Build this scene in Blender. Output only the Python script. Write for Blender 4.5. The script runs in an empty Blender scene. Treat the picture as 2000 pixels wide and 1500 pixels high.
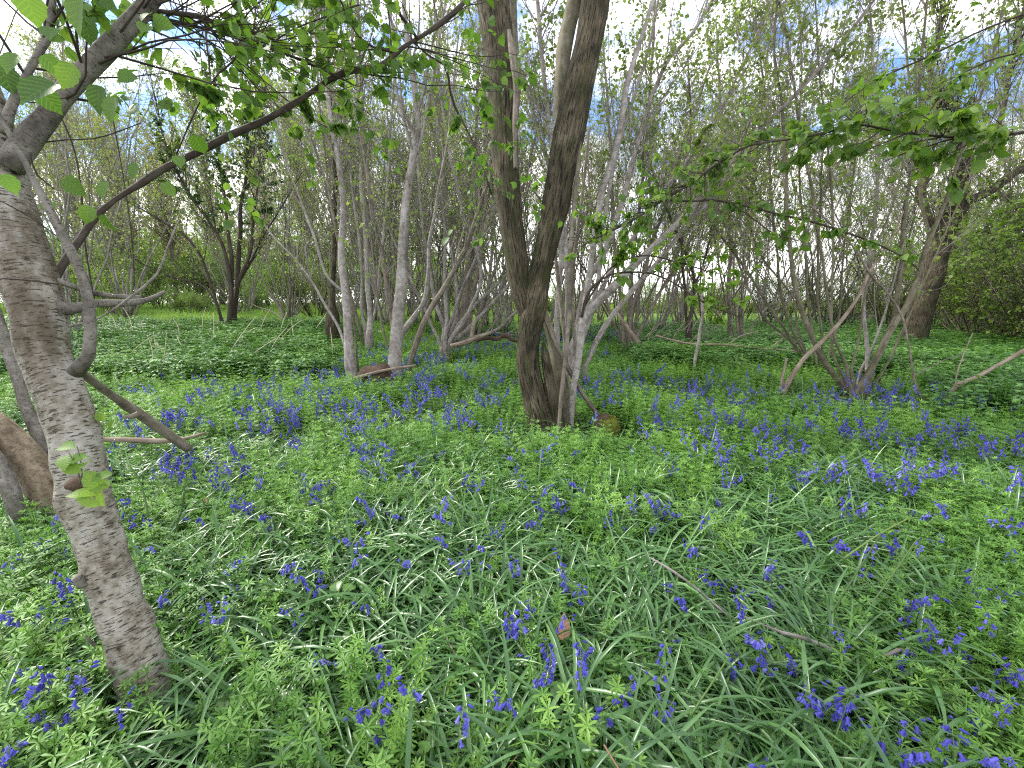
import bpy, math
import numpy as np
from mathutils import Vector

scene = bpy.context.scene
COL = scene.collection
R_ = math.radians

# ------------------------------------------------------------------ camera
FPX = 839.0            # focal length in pixels of a 2000 px wide frame
PITCH = R_(10.8)
EYE = np.array([0.0, 0.0, 1.2])
cam_d = bpy.data.cameras.new('camera'); cam = bpy.data.objects.new('camera', cam_d); COL.objects.link(cam)
cam_d.sensor_width = 36.0; cam_d.lens = 36.0 * FPX / 2000.0
cam_d.clip_start = 0.02; cam_d.clip_end = 2000
cam.location = EYE; cam.rotation_euler = (math.pi / 2 - PITCH, 0, 0)
scene.camera = cam

# ------------------------------------------------------------------ light
SUN_EL, SUN_AZ = R_(44), R_(-62)      # azimuth measured from +Y towards +X
world = bpy.data.worlds.new('World'); scene.world = world; world.use_nodes = True
nt = world.node_tree; nt.nodes.clear()
N = nt.nodes.new; L = nt.links.new
out = N('ShaderNodeOutputWorld'); bg = N('ShaderNodeBackground'); bg.inputs[1].default_value = 0.1
sky = N('ShaderNodeTexSky'); sky.sky_type = 'NISHITA'; sky.sun_disc = False
sky.sun_elevation = SUN_EL; sky.sun_rotation = SUN_AZ; sky.ozone_density = 3.0; sky.dust_density = 0.3
tc = N('ShaderNodeTexCoord')
mp = N('ShaderNodeMapping'); mp.inputs['Scale'].default_value = (1.0, 1.0, 2.0); mp.inputs['Location'].default_value = (0.35, 0.1, 0.2)
no = N('ShaderNodeTexNoise'); no.inputs['Scale'].default_value = 4.2; no.inputs['Detail'].default_value = 7; no.inputs['Roughness'].default_value = 0.55
cr = N('ShaderNodeValToRGB'); cr.color_ramp.elements[0].position = 0.42; cr.color_ramp.elements[1].position = 0.57
sp = N('ShaderNodeSeparateXYZ'); mr = N('ShaderNodeMapRange'); mr.inputs[1].default_value = 0.02; mr.inputs[2].default_value = 0.26; mr.inputs[3].default_value = 0.25; mr.inputs[4].default_value = 0.0
ad = N('ShaderNodeMath'); ad.operation = 'ADD'
mx = N('ShaderNodeMix'); mx.data_type = 'RGBA'
mxc = [s for s in mx.inputs if s.type == 'RGBA']
sc_ = N('ShaderNodeMix'); sc_.data_type = 'RGBA'; sc_.blend_type = 'MULTIPLY'; sc_.inputs[0].default_value = 1.0
scc = [s for s in sc_.inputs if s.type == 'RGBA']; scc[1].default_value = (1.0, 1.12, 1.35, 1)
L(tc.outputs['Generated'], mp.inputs['Vector']); L(mp.outputs[0], no.inputs['Vector'])
L(tc.outputs['Generated'], sp.inputs[0]); L(sp.outputs['Z'], mr.inputs[0]); L(no.outputs['Fac'], ad.inputs[0]); L(mr.outputs[0], ad.inputs[1])
L(ad.outputs[0], cr.inputs[0]); L(cr.outputs[0], mx.inputs[0])
L(sky.outputs[0], scc[0]); L([o for o in sc_.outputs if o.type == 'RGBA'][0], mxc[0]); mxc[1].default_value = (12.6, 12.5, 12.5, 1)
L([o for o in mx.outputs if o.type == 'RGBA'][0], bg.inputs[0]); L(bg.outputs[0], out.inputs[0])

sun_d = bpy.data.lights.new('sun', 'SUN'); sun_d.energy = 2.7; sun_d.angle = R_(12); sun_d.color = (1.0, 0.95, 0.86)
sun = bpy.data.objects.new('sun', sun_d); COL.objects.link(sun)
sdir = Vector((math.sin(SUN_AZ) * math.cos(SUN_EL), math.cos(SUN_AZ) * math.cos(SUN_EL), math.sin(SUN_EL)))
sun.rotation_euler = sdir.to_track_quat('Z', 'Y').to_euler(); sun.location = sdir * 30

scene.view_settings.view_transform = 'Standard'; scene.view_settings.look = 'None'
scene.view_settings.exposure = 1.35; scene.view_settings.gamma = 1.0
scene.render.engine = 'CYCLES'
scene.cycles.max_bounces = 5; scene.cycles.diffuse_bounces = 4; scene.cycles.glossy_bounces = 2
scene.cycles.transmission_bounces = 3; scene.cycles.transparent_max_bounces = 4
scene.cycles.use_denoising = False; scene.cycles.filter_width = 1.15

# ------------------------------------------------------------------ maths helpers
rng = np.random.default_rng(7)
def smooth(a, b, x):
    t = np.clip((x - a) / (b - a), 0, 1); return t * t * (3 - 2 * t)
def gz(x, y):
    """height of the ground"""
    x = np.asarray(x, float); y = np.asarray(y, float)
    z = 0.42 * smooth(6, 15, y) * smooth(1.5, -5, x) + 0.25 * smooth(15, 40, y) * smooth(0, -10, x)
    z = z - 0.25 * smooth(8, 40, y) * smooth(1, 10, x)
    z = z + 0.025 * np.sin(1.7 * x + 0.4) * np.cos(1.3 * y + 1.0) + 0.015 * np.sin(3.9 * x + 2 * y)
    return z
def at(px, py, d):
    px = np.asarray(px, float); py = np.asarray(py, float); d = np.asarray(d, float)
    u = (px - 1000) / FPX * d; v = (750 - py) / FPX * d
    return np.stack([u, d * math.cos(PITCH) + v * math.sin(PITCH), EYE[2] - d * math.sin(PITCH) + v * math.cos(PITCH)], -1)
def to_px(P):
    P = np.asarray(P, float); q = P - EYE
    d = q[..., 1] * math.cos(PITCH) - q[..., 2] * math.sin(PITCH)
    v = q[..., 1] * math.sin(PITCH) + q[..., 2] * math.cos(PITCH)
    dd = np.where(np.abs(d) < 1e-6, 1e-6, d)
    return 1000 + FPX * q[..., 0] / dd, 750 - FPX * v / dd, d
def ground(px, py, h=0.0):
    """point on the ground (x, y) that, raised by h, shows at the pixel"""
    px = np.asarray(px, float); py = np.asarray(py, float)
    r = at(px, py, np.ones_like(px)) - EYE
    z = np.zeros_like(px)
    for _ in range(14):
        t = np.minimum((z + h - EYE[2]) / np.minimum(r[..., 2], -1e-3), 400)
        X = r[..., 0] * t; Y = r[..., 1] * t
        z = 0.5 * z + 0.5 * gz(X, Y)
    return X, Y
def nrm(v): return v / np.maximum(np.linalg.norm(v, axis=-1, keepdims=True), 1e-9)
def rvec(n, r=None): return nrm((r or rng).normal(size=(n, 3)))
class SNoise:
    def __init__(s, f, n=7, seed=1):
        r = np.random.default_rng(seed); s.k = rvec(n, r) * f * r.uniform(0.6, 1.6, (n, 1)); s.p = r.uniform(0, 6.28, n)
    def __call__(s, P): return np.sin(P @ s.k.T + s.p).mean(-1) * 1.6

# ------------------------------------------------------------------ mesh building
class MB:
    def __init__(s): s.V = []; s.F = []; s.r = []; s.b = []; s.m = []; s.n = 0
    def add(s, V, F, rnd=None, bark=None, mat=0):
        V = np.asarray(V, float).reshape(-1, 3); F = np.asarray(F, int).reshape(-1, 4)
        s.V.append(V); s.F.append(F + s.n); s.n += len(V)
        s.r.append(np.zeros(len(F)) if rnd is None else np.asarray(rnd, float))
        s.b.append(np.zeros((len(V), 3)) if bark is None else bark); s.m.append(np.full(len(F), mat))
        return s
    def mesh(s, name, mats, smooth_=True, origin=(0, 0, 0)):
        V = np.concatenate(s.V) - np.asarray(origin, float); F = np.concatenate(s.F)
        me = bpy.data.meshes.new(name)
        me.vertices.add(len(V)); me.vertices.foreach_set('co', V.astype(np.float32).ravel())
        me.loops.add(F.size); me.loops.foreach_set('vertex_index', F.astype(np.int32).ravel())
        me.polygons.add(len(F)); me.polygons.foreach_set('loop_start', np.arange(0, F.size, 4, dtype=np.int32))
        me.polygons.foreach_set('material_index', np.concatenate(s.m).astype(np.int32))
        if smooth_: me.polygons.foreach_set('use_smooth', np.ones(len(F), bool))
        a = me.attributes.new('rnd', 'FLOAT', 'FACE'); a.data.foreach_set('value', np.concatenate(s.r).astype(np.float32))
        a = me.attributes.new('bark', 'FLOAT_VECTOR', 'POINT'); a.data.foreach_set('vector', np.concatenate(s.b).astype(np.float32).ravel())
        for m in (mats if isinstance(mats, (list, tuple)) else [mats]): me.materials.append(m)
        me.update(calc_edges=True); me.validate()
        return me
def tubes(mb, P, R, k, disp=None, mat=0, rnd=None, caps=True):
    """P (M,n,3) centre lines, R (M,n) radii -> k-sided tubes"""
    P = np.asarray(P, float); R = np.asarray(R, float)
    if P.ndim == 2: P = P[None]; R = R[None]
    M, n, _ = P.shape
    T = np.gradient(P, axis=1); T = nrm(T)
    avg = nrm(P[:, -1] - P[:, 0]); ref = np.where(np.abs(avg[:, [1]]) < 0.8, [[0., 1, 0]], [[1., 0, 0]])
    A = nrm(np.cross(T, ref[:, None, :])); B = np.cross(T, A)
    if caps:
        P = np.concatenate([P[:, :1], P, P[:, -1:]], 1); z = R[:, :1] * 0.02
        R = np.concatenate([z, R, R[:, -1:] * 0.02], 1)
        A = np.concatenate([A[:, :1], A, A[:, -1:]], 1); B = np.concatenate([B[:, :1], B, B[:, -1:]], 1); n += 2
    th = np.arange(k) * 2 * math.pi / k
    c = np.cos(th)[None, None, :, None]; s = np.sin(th)[None, None, :, None]
    D = A[:, :, None] * c + B[:, :, None] * s
    V = P[:, :, None] + D * R[:, :, None, None]
    ln = np.concatenate([np.zeros((M, 1)), np.cumsum(np.linalg.norm(np.diff(P, axis=1), axis=-1), 1)], 1)
    ph = rng.uniform(0, 50, (M, 1))
    rr = np.maximum(R, R.max(1, keepdims=True) * 0.5)
    bark = np.stack([np.broadcast_to(np.cos(th), (M, n, k)) * rr[..., None] + ph[..., None], np.broadcast_to(np.sin(th), (M, n, k)) * rr[..., None] + ph[..., None],
                     np.broadcast_to((ln + ph)[..., None], (M, n, k))], -1)
    if disp is not None: V = V + D * (disp(bark, V) * (R > 0.3 * R.mean(1, keepdims=True))[..., None])[..., None]
    i = np.arange(M)[:, None, None] * n * k; j = np.arange(n - 1)[None, :, None] * k; a = np.arange(k)[None, None]; b = (a + 1) % k
    F = np.stack([i + j + a, i + j + b, i + j + k + b, i + j + k + a], -1)
    nf = M * (n - 1) * k
    mb.add(V.reshape(-1, 3), F.reshape(-1, 4), np.repeat(rng.uniform(0, 1, M) if rnd is None else np.full(M, rnd), (n - 1) * k), bark.reshape(-1, 3), mat)
    return mb

def leaf_template(kind):
    if kind == 'far': rows = [(0, .03), (.5, .36), (1, .03)]
    elif kind == 'mid': rows = [(0, .06), (.3, .42), (.72, .33), (1, .02)]
    elif kind == 'narrow': rows = [(0, .025), (.35, .085), (.75, .115), (1, .02)]
    elif kind == 'nettle': rows = [(0, .05), (.22, .34), (.6, .22), (1, .01)]
    elif kind == 'round': rows = [(-.12, .14), (.1, .42), (.5, .55), (.85, .34), (1, .06)]
    else: rows = [(-.05, .10), (.06, .30), (.24, .41), (.30, .37), (.50, .45), (.56, .39), (.74, .33), (.80, .25), (.91, .11), (1.04, .01)]
    V = []; F = []
    for y, w in rows:
        zc = -0.22 * y * y
        V += [(-w, y - .35 * w * (0.3 if kind == 'hi' else 0), zc + 0.30 * w), (0, y, zc), (w, y - .35 * w * (0.3 if kind == 'hi' else 0), zc + 0.30 * w)]
    for i in range(len(rows) - 1):
        a = i * 3; F += [(a, a + 1, a + 4, a + 3), (a + 1, a + 2, a + 5, a + 4)]
    if kind == 'far': V = [(0, 0, 0), (.38, .5, .1), (0, 1, -.2), (-.38, .5, .1)]; F = [(0, 1, 2, 3)]
    return np.array(V, float), np.array(F, int)
LT = {k: leaf_template(k) for k in ('far', 'mid', 'hi', 'narrow', 'nettle', 'round')}
def leaves(mb, pos, d, up, size, kind='mid', mat=0, rnd=None, wid=1.0):
    T, F = LT[kind]; n = len(pos)
    if n == 0: return
    d = nrm(d); x = nrm(np.cross(d, up)); z = np.cross(x, d)
    T = T * np.array([wid, 1, 1])
    V = pos[:, None] + (x[:, None] * T[None, :, :1] + d[:, None] * T[None, :, 1:2] + z[:, None] * T[None, :, 2:]) * np.asarray(size).reshape(-1, 1, 1)
    Fx = F[None] + (np.arange(n) * len(T))[:, None, None]
    mb.add(V.reshape(-1, 3), Fx.reshape(-1, 4), np.repeat(rng.uniform(0, 1, n) if rnd is None else rnd, len(F)), np.tile(T, (n, 1)), mat)

def catmull(P, n):
    P = np.asarray(P, float); m = len(P)
    if m == 2: 
        t = np.linspace(0, 1, n)[:, None]; return P[0] * (1 - t) + P[1] * t
    ln = np.concatenate([[0], np.cumsum(np.linalg.norm(np.diff(P[:, :3], axis=0), axis=1))])
    t = np.linspace(0, ln[-1], n); i = np.clip(np.searchsorted(ln, t, 'right') - 1, 0, m - 2)
    u = ((t - ln[i]) / np.maximum(ln[i + 1] - ln[i], 1e-9))[:, None]
    p0 = P[np.maximum(i - 1, 0)]; p1 = P[i]; p2 = P[i + 1]; p3 = P[np.minimum(i + 2, m - 1)]
    return 0.5 * (2 * p1 + (p2 - p0) * u + (2 * p0 - 5 * p1 + 4 * p2 - p3) * u ** 2 + (3 * p1 - p0 - 3 * p2 + p3) * u ** 3)
def trace(pts, d0, d1=None, n=None, root=False, ext=0.0, wob=0.0, seed=None):
    """pts [(x, y, width)] read off the photo, at distance d0 (first point) to d1 (last) -> centre line, radii"""
    a = np.array(pts, float); d1 = d0 if d1 is None else d1
    s = np.concatenate([[0], np.cumsum(np.hypot(np.diff(a[:, 0]), np.diff(a[:, 1])))]); s = s / s[-1]
    d = d0 + (d1 - d0) * s
    P = at(a[:, 0], a[:, 1], d); r = 0.5 * a[:, 2] * d / FPX
    c = (a[:, 0] - 1000) / FPX; v = np.abs(np.gradient(a[:, 1])) / np.hypot(np.gradient(a[:, 0]), np.gradient(a[:, 1]))
    r = r / np.sqrt(1 + c * c * v)
    Q = np.concatenate([P, r[:, None]], 1)
    if root:
        b = Q[0].copy(); b[2] = float(gz(b[0], b[1])) - 0.06
        if Q[0, 2] - b[2] > 0.03: b[3] *= 1.18; Q = np.vstack([b, Q])
        else: Q[0, 2] = b[2]
    if ext > 0:
        t = Q[-1, :3] - Q[-2, :3]; t /= np.linalg.norm(t)
        e = []
        for q in (0.35, 0.7, 1.0):
            w = Q[-1, :3] + t * ext * q + np.array([0.04 * q, 0.03, 0.05]) * ext * q
            e.append(np.append(w, Q[-1, 3] * (1 - 0.85 * q)))
        Q = np.vstack([Q, e])
    L_ = np.linalg.norm(np.diff(Q[:, :3], axis=0), axis=1).sum()
    n = n or int(np.clip(L_ / 0.06, 10, 90))
    C = catmull(Q, n); P, r = C[:, :3], np.maximum(C[:, 3], 0.0008)
    if wob > 0:
        nz = [SNoise(2.2 / wob ** 0.25 if False else 5.0, 5, int(rng.integers(1e6))) for _ in range(3)]
        e = np.stack([f(P) for f in nz], -1) * wob; P = P + e * smooth(0, 0.15, np.linspace(0, 1, n))[:, None]
    return P, r
def sprout(PR, K, ln, ang=(0.5, 1.1), t=(0.2, 1.0), up=0.25, n=6, rf=0.45, curl=0.25, rmax=9, tip=0.25, r=None, gravity=0.0):
    """K side shoots from a list of (P (n,3), R (n)) or an (M,n,3),(M,n) pair"""
    r = r or rng
    if isinstance(PR, tuple): Ps, Rs = list(PR[0]), list(PR[1])
    else: Ps, Rs = [p for p, _ in PR], [q for _, q in PR]
    lens = np.array([np.linalg.norm(np.diff(p, axis=0), axis=1).sum() for p in Ps])
    pick = r.choice(len(Ps), K, p=lens / lens.sum()); tt = r.uniform(t[0], t[1], K)
    base = np.empty((K, 3)); tan = np.empty((K, 3)); rad = np.empty(K)
    nn = np.array([len(p) for p in Ps])
    if (nn == nn[0]).all():
        PA = np.stack(Ps); RA = np.stack(Rs); f = tt * (nn[0] - 1); i = np.minimum(f.astype(int), nn[0] - 2); u = (f - i)[:, None]
        base = PA[pick, i] * (1 - u) + PA[pick, i + 1] * u; tan = nrm(PA[pick, i + 1] - PA[pick, i]); rad = RA[pick, i]
    else:
        for q in range(K):
            p = Ps[pick[q]]; f = tt[q] * (len(p) - 1); i = min(int(f), len(p) - 2); u = f - i
            base[q] = p[i] * (1 - u) + p[i + 1] * u; tan[q] = p[i + 1] - p[i]; rad[q] = Rs[pick[q]][i]
        tan = nrm(tan)
    w = rvec(K, r); perp = nrm(w - (w * tan).sum(1, keepdims=True) * tan)
    a = r.uniform(ang[0], ang[1], K)[:, None]
    d = nrm(tan * np.cos(a) + perp * np.sin(a) + np.array([0, 0, up]))
    le = r.uniform(ln[0], ln[1], K) * (1 - 0.45 * tt)
    P = np.empty((K, n, 3)); P[:, 0] = base; st = (le / (n - 1))[:, None]
    for i in range(1, n):
        d = nrm(d + r.normal(size=(K, 3)) * curl * 0.5 + np.array([0, 0, (up * 0.25 - gravity)]))
        P[:, i] = P[:, i - 1] + d * st
    r0 = np.minimum(rad * rf * r.uniform(0.6, 1.1, K), rmax)[:, None]
    R = r0 * np.linspace(1, tip, n)[None]
    return P, np.maximum(R, 0.0006)
def leaf_on(PR, K, size, kind, mb, droop=0.35, t=(0.15, 1.0), r=None, flat=0.6, off=0.08, mat=0):
    r = r or rng
    PA, RA = PR; M, n, _ = PA.shape
    pick = r.permutation(M)[(r.uniform(0, 1, K) ** 1.7 * M * .8).astype(int)]; f = r.uniform(t[0], t[1], K) ** .7 * (n - 1); i = np.minimum(f.astype(int), n - 2); u = (f - i)[:, None]
    b = PA[pick, i] * (1 - u) + PA[pick, i + 1] * u; tan = nrm(PA[pick, i + 1] - PA[pick, i])
    w = rvec(K, r); d = nrm(tan * 0.6 + w * 0.9 + np.array([0, 0, -droop]))
    up = nrm(rvec(K, r) * (1 - flat) + np.array([0, 0, 1.0]) * flat)
    s = r.uniform(size[0], size[1], K)
    leaves(mb, b + d * s[:, None] * off, d, up, s, kind, mat)

# ------------------------------------------------------------------ objects
def tag(o, label=None, cat=None, group=None, kind=None):
    if label: o['label'] = label
    if cat: o['category'] = cat
    if group: o['group'] = group
    if kind: o['kind'] = kind
    return o
def thing(name, loc, label, cat, group=None):
    o = bpy.data.objects.new(name, None); COL.objects.link(o); o.location = [float(v) for v in loc]
    o.empty_display_size = 0.1
    return tag(o, label, cat, group)
def part(name, mb, mats, root=None, smooth_=True, link=True):
    org = root.location if root else (0, 0, 0)
    me = mb.mesh(name, mats, smooth_, org)
    o = bpy.data.objects.new(name, me)
    if link: COL.objects.link(o)
    if root: o.parent = root
    return o
def solo(name, mb, mats, label=None, cat=None, group=None, kind=None, origin=None, smooth_=True):
    org = np.zeros(3) if origin is None else np.asarray(origin, float)
    o = bpy.data.objects.new(name, mb.mesh(name, mats, smooth_, org)); COL.objects.link(o); o.location = org
    return tag(o, label, cat, group, kind)
def copy_tree(o, loc, rz, s=1.0, label=None, group=None):
    c = o.copy(); COL.objects.link(c); c.location = [float(v) for v in loc]; c.rotation_euler = (0, 0, rz); c.scale = (s, s, s)
    if label: c['label'] = label
    if group: c['group'] = group
    for ch in o.children:
        d = ch.copy(); COL.objects.link(d); d.parent = c
    return c

# ------------------------------------------------------------------ materials
def newmat(name):
    m = bpy.data.materials.new(name); m.use_nodes = True; t = m.node_tree; t.nodes.clear(); return m, t
def ramp(t, cols, pos=None):
    c = t.nodes.new('ShaderNodeValToRGB'); e = c.color_ramp.elements
    pos = pos or np.linspace(0, 1, len(cols))
    while len(e) < len(cols): e.new(0.5)
    for k, (p, col) in enumerate(zip(pos, cols)): e[k].position = p; e[k].color = (*col, 1)
    return c
def leaf_mat(name, cols, trans=0.45, rough=0.5, spec=0.35, inst=False, tcol=None, patch=0.0, veins=0.0):
    """rnd per leaf and a random value per plant choose among cols; light passes through the blade"""
    m, t = newmat(name); n = t.nodes.new; l = t.links.new
    at_ = n('ShaderNodeAttribute'); at_.attribute_name = 'rnd'
    oi = n('ShaderNodeObjectInfo'); a = n('ShaderNodeMath'); a.operation = 'MULTIPLY_ADD'
    l(at_.outputs['Fac'], a.inputs[0]); a.inputs[1].default_value = 0.55 if inst else 0.75
    b = n('ShaderNodeMath'); b.operation = 'MULTIPLY'; l(oi.outputs['Random'], b.inputs[0]); b.inputs[1].default_value = 0.45 if inst else 0.25
    l(b.outputs[0], a.inputs[2])
    src = a.outputs[0]
    if patch:
        g = n('ShaderNodeNewGeometry'); no = n('ShaderNodeTexNoise'); no.inputs['Scale'].default_value = patch; no.inputs['Detail'].default_value = 2
        l(g.outputs['Position'], no.inputs['Vector'])
        c = n('ShaderNodeMath'); c.operation = 'MULTIPLY_ADD'; l(no.outputs['Fac'], c.inputs[0]); c.inputs[1].default_value = 1.2
        d = n('ShaderNodeMath'); d.operation = 'ADD'; l(src, c.inputs[2]); l(c.outputs[0], d.inputs[0]); d.inputs[1].default_value = -0.6; src = d.outputs[0]
    cr0 = ramp(t, cols); l(src, cr0.inputs[0]); cr = cr0; vb = None
    if veins:    # midrib and side veins, drawn in the blade's own coordinates
        va = n('ShaderNodeAttribute'); va.attribute_name = 'bark'; sx = n('ShaderNodeSeparateXYZ'); l(va.outputs['Vector'], sx.inputs[0])
        def mt(op, a, b=None):
            q = n('ShaderNodeMath'); q.operation = op
            for k_, v_ in enumerate((a, b)):
                if v_ is None: continue
                if isinstance(v_, (int, float)): q.inputs[k_].default_value = v_
                else: l(v_, q.inputs[k_])
            return q.outputs[0]
        ax = mt('ABSOLUTE', sx.outputs['X']); ph = mt('SUBTRACT', sx.outputs['Y'], mt('MULTIPLY', ax, 0.85))
        sv = mt('POWER', mt('ABSOLUTE', mt('SINE', mt('MULTIPLY', ph, 19.0))), 10.0); mid = mt('LESS_THAN', ax, 0.014)
        vb = mt('MULTIPLY', mt('MAXIMUM', mt('SUBTRACT', 1.0, mt('POWER', mt('SUBTRACT', 1.0, sv), 1.0)), mid), veins)
        q = n('ShaderNodeMix'); q.data_type = 'RGBA'; cc = [x for x in q.inputs if x.type == 'RGBA']; l(vb, q.inputs[0]); l(cr0.outputs[0], cc[0]); cc[1].default_value = (min(cols[-1][0] * 1.3, .6), min(cols[-1][1] * 1.3, .6), cols[-1][2] * 1.6, 1)
        class _O: pass
        cr = _O(); cr.outputs = [[o for o in q.outputs if o.type == 'RGBA'][0]]
    p = n('ShaderNodeBsdfPrincipled'); p.inputs['Roughness'].default_value = rough
    if vb is not None:
        bp = n('ShaderNodeBump'); bp.inputs['Strength'].default_value = 0.5; bp.inputs['Distance'].default_value = 0.002; bp.invert = True; l(vb, bp.inputs['Height']); l(bp.outputs[0], p.inputs['Normal'])
    if True: pass
    p.inputs['Roughness'].default_value = rough; p.inputs['Specular IOR Level'].default_value = spec
    l(cr.outputs[0], p.inputs['Base Color'])
    tr = n('ShaderNodeBsdfTranslucent'); k = tcol or (1.15, 1.25, 0.55)
    mu = n('ShaderNodeMix'); mu.data_type = 'RGBA'; mu.blend_type = 'MULTIPLY'; mu.inputs[0].default_value = 1
    mc = [s for s in mu.inputs if s.type == 'RGBA']; l(cr.outputs[0], mc[0]); mc[1].default_value = (*k, 1)
    l([o for o in mu.outputs if o.type == 'RGBA'][0], tr.inputs[0])
    ms = n('ShaderNodeMixShader'); ms.inputs[0].default_value = trans; l(p.outputs[0], ms.inputs[1]); l(tr.outputs[0], ms.inputs[2])
    o = n('ShaderNodeOutputMaterial'); l(ms.outputs[0], o.inputs[0]); return m
def bark_mat(name, cols, pos=None, stretch=(60, 60, 14), dash=None, dashcol=(.05, .04, .03), dash_sc=(30, 30, 230), dash_at=0.62, bump=0.5, bdist=0.004, moss=None, moss_at=0.55, rough=0.85, big=6.0):
    """stretch: how fine the grain is round and along the stem; dash: dark marks across the stem"""
    m, t = newmat(name); n = t.nodes.new; l = t.links.new
    a = n('ShaderNodeAttribute'); a.attribute_name = 'bark'
    def nz(sc, detail=4, rgh=0.6):
        mp = n('ShaderNodeMapping'); mp.inputs['Scale'].default_value = sc; l(a.outputs['Vector'], mp.inputs['Vector'])
        x = n('ShaderNodeTexNoise'); x.inputs['Scale'].default_value = 1.0; x.inputs['Detail'].default_value = detail; x.inputs['Roughness'].default_value = rgh
        l(mp.outputs[0], x.inputs['Vector']); return x
    g = nz(stretch, 6); b = nz((big, big, big * 0.8), 3)
    mxv = n('ShaderNodeMath'); mxv.operation = 'MULTIPLY_ADD'; l(b.outputs['Fac'], mxv.inputs[0]); mxv.inputs[1].default_value = 0.7
    sb = n('ShaderNodeMath'); sb.operation = 'MULTIPLY'; l(g.outputs['Fac'], sb.inputs[0]); sb.inputs[1].default_value = 0.75; l(sb.outputs[0], mxv.inputs[2])
    cr = ramp(t, cols, pos or list(np.linspace(0.5, 0.95, len(cols)))); l(mxv.outputs[0], cr.inputs[0])
    col = cr.outputs[0]; h = g.outputs['Fac']
    def mixc(fac, c0, c1):
        q = n('ShaderNodeMix'); q.data_type = 'RGBA'; cc = [s for s in q.inputs if s.type == 'RGBA']; l(fac, q.inputs[0]); l(c0, cc[0])
        if isinstance(c1, tuple): cc[1].default_value = (*c1, 1)
        else: l(c1, cc[1])
        return [o for o in q.outputs if o.type == 'RGBA'][0]
    if dash:
        dn = nz(dash_sc, 3, 0.55); dr = n('ShaderNodeMapRange'); l(dn.outputs['Fac'], dr.inputs[0]); dr.inputs[1].default_value = dash_at; dr.inputs[2].default_value = dash_at + 0.05; dr.inputs[4].default_value = dash
        col = mixc(dr.outputs[0], col, dashcol)
        sbt = n('ShaderNodeMath'); sbt.operation = 'SUBTRACT'; l(h, sbt.inputs[0]); l(dr.outputs[0], sbt.inputs[1]); h = sbt.outputs[0]
    if moss:
        mn = nz((9, 9, 3), 5); mr_ = n('ShaderNodeMapRange'); l(mn.outputs['Fac'], mr_.inputs[0]); mr_.inputs[1].default_value = moss_at; mr_.inputs[2].default_value = moss_at + 0.15; mr_.inputs[4].default_value = 0.85
        col = mixc(mr_.outputs[0], col, moss)
    bp = n('ShaderNodeBump'); bp.inputs['Strength'].default_value = bump; bp.inputs['Distance'].default_value = bdist; l(h, bp.inputs['Height'])
    p = n('ShaderNodeBsdfPrincipled'); p.inputs['Roughness'].default_value = rough; p.inputs['Specular IOR Level'].default_value = 0.25
    l(col, p.inputs['Base Color']); l(bp.outputs[0], p.inputs['Normal'])
    o = n('ShaderNodeOutputMaterial'); l(p.outputs[0], o.inputs[0]); return m

B_PALE = bark_mat('pale_hazel_bark', [(.065, .05, .034), (.18, .155, .115), (.275, .25, .20), (.39, .37, .325)], [0.50, 0.62, 0.74, 0.95], (45, 45, 60), dash=0.85, dashcol=(.05, .037, .025), dash_sc=(36, 36, 210), dash_at=0.59, bump=0.9, bdist=0.007, moss=(.085, .062, .038), moss_at=.50, big=9)
B_LIMB = bark_mat('smooth_limb_bark', [(.06, .052, .042), (.155, .138, .114), (.26, .238, .205)], None, (40, 40, 26), dash=0.75, dashcol=(.035, .028, .02), dash_sc=(70, 70, 240), dash_at=0.60, bump=0.6, bdist=0.005, big=10)
B_DARK = bark_mat('dark_furrowed_bark', [(.013, .011, .007), (.044, .036, .021), (.085, .069, .042), (.165, .136, .092)], [0.5, 0.66, 0.8, 0.96], (75, 75, 7), dash=.9, dashcol=(.006, .005, .003), dash_sc=(95, 95, 6), dash_at=.58, bump=1.0, bdist=0.016, moss=(.036, .042, .012), moss_at=0.50, rough=0.95, big=5)
B_TAN = bark_mat('tan_trunk_bark', [(.07, .05, .03), (.19, .145, .095), (.32, .26, .185)], None, (35, 35, 22), dash=0.6, dashcol=(.05, .035, .02), dash_sc=(60, 60, 200), dash_at=0.6, bump=0.7, bdist=0.006, big=8)
B_POLE = bark_mat('pale_pole_bark', [(.10, .086, .07), (.23, .205, .18), (.38, .355, .325)], None, (22, 22, 16), dash=0.65, dashcol=(.12, .095, .08), dash_sc=(14, 14, 75), dash_at=0.6, bump=0.4, bdist=0.004, big=3)
B_BROWN = bark_mat('brown_pole_bark', [(.055, .045, .033), (.14, .116, .088), (.25, .215, .17)], None, (30, 30, 12), dash=0.5, dashcol=(.06, .05, .04), dash_sc=(14, 14, 60), dash_at=0.6, bump=0.4, bdist=0.004, big=3)
B_GREEN = bark_mat('greenish_pole_bark', [(.05, .044, .028), (.125, .11, .07), (.215, .195, .14)], None, (30, 30, 12), dash=0.5, dashcol=(.05, .045, .03), dash_sc=(12, 12, 60), dash_at=0.6, bump=0.4, bdist=0.004, moss=(.06, .065, .022), moss_at=0.56, big=3)
B_TWIG = bark_mat('dark_twig_bark', [(.025, .018, .013), (.05, .038, .028), (.09, .075, .058)], None, (60, 60, 20), bump=0.2)
B_GREY = bark_mat('grey_twig_bark', [(.10, .085, .07), (.20, .175, .15), (.32, .29, .26)], None, (60, 60, 20), bump=0.2)
B_DEAD = bark_mat('bare_dead_wood', [(.11, .08, .055), (.21, .165, .12), (.33, .275, .21)], None, (80, 80, 8), bump=0.4, bdist=0.003, big=8)
B_ROT = bark_mat('rotten_wood', [(.02, .014, .01), (.07, .045, .03), (.16, .10, .065)], None, (60, 60, 20), bump=1.0, bdist=0.01)
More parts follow.
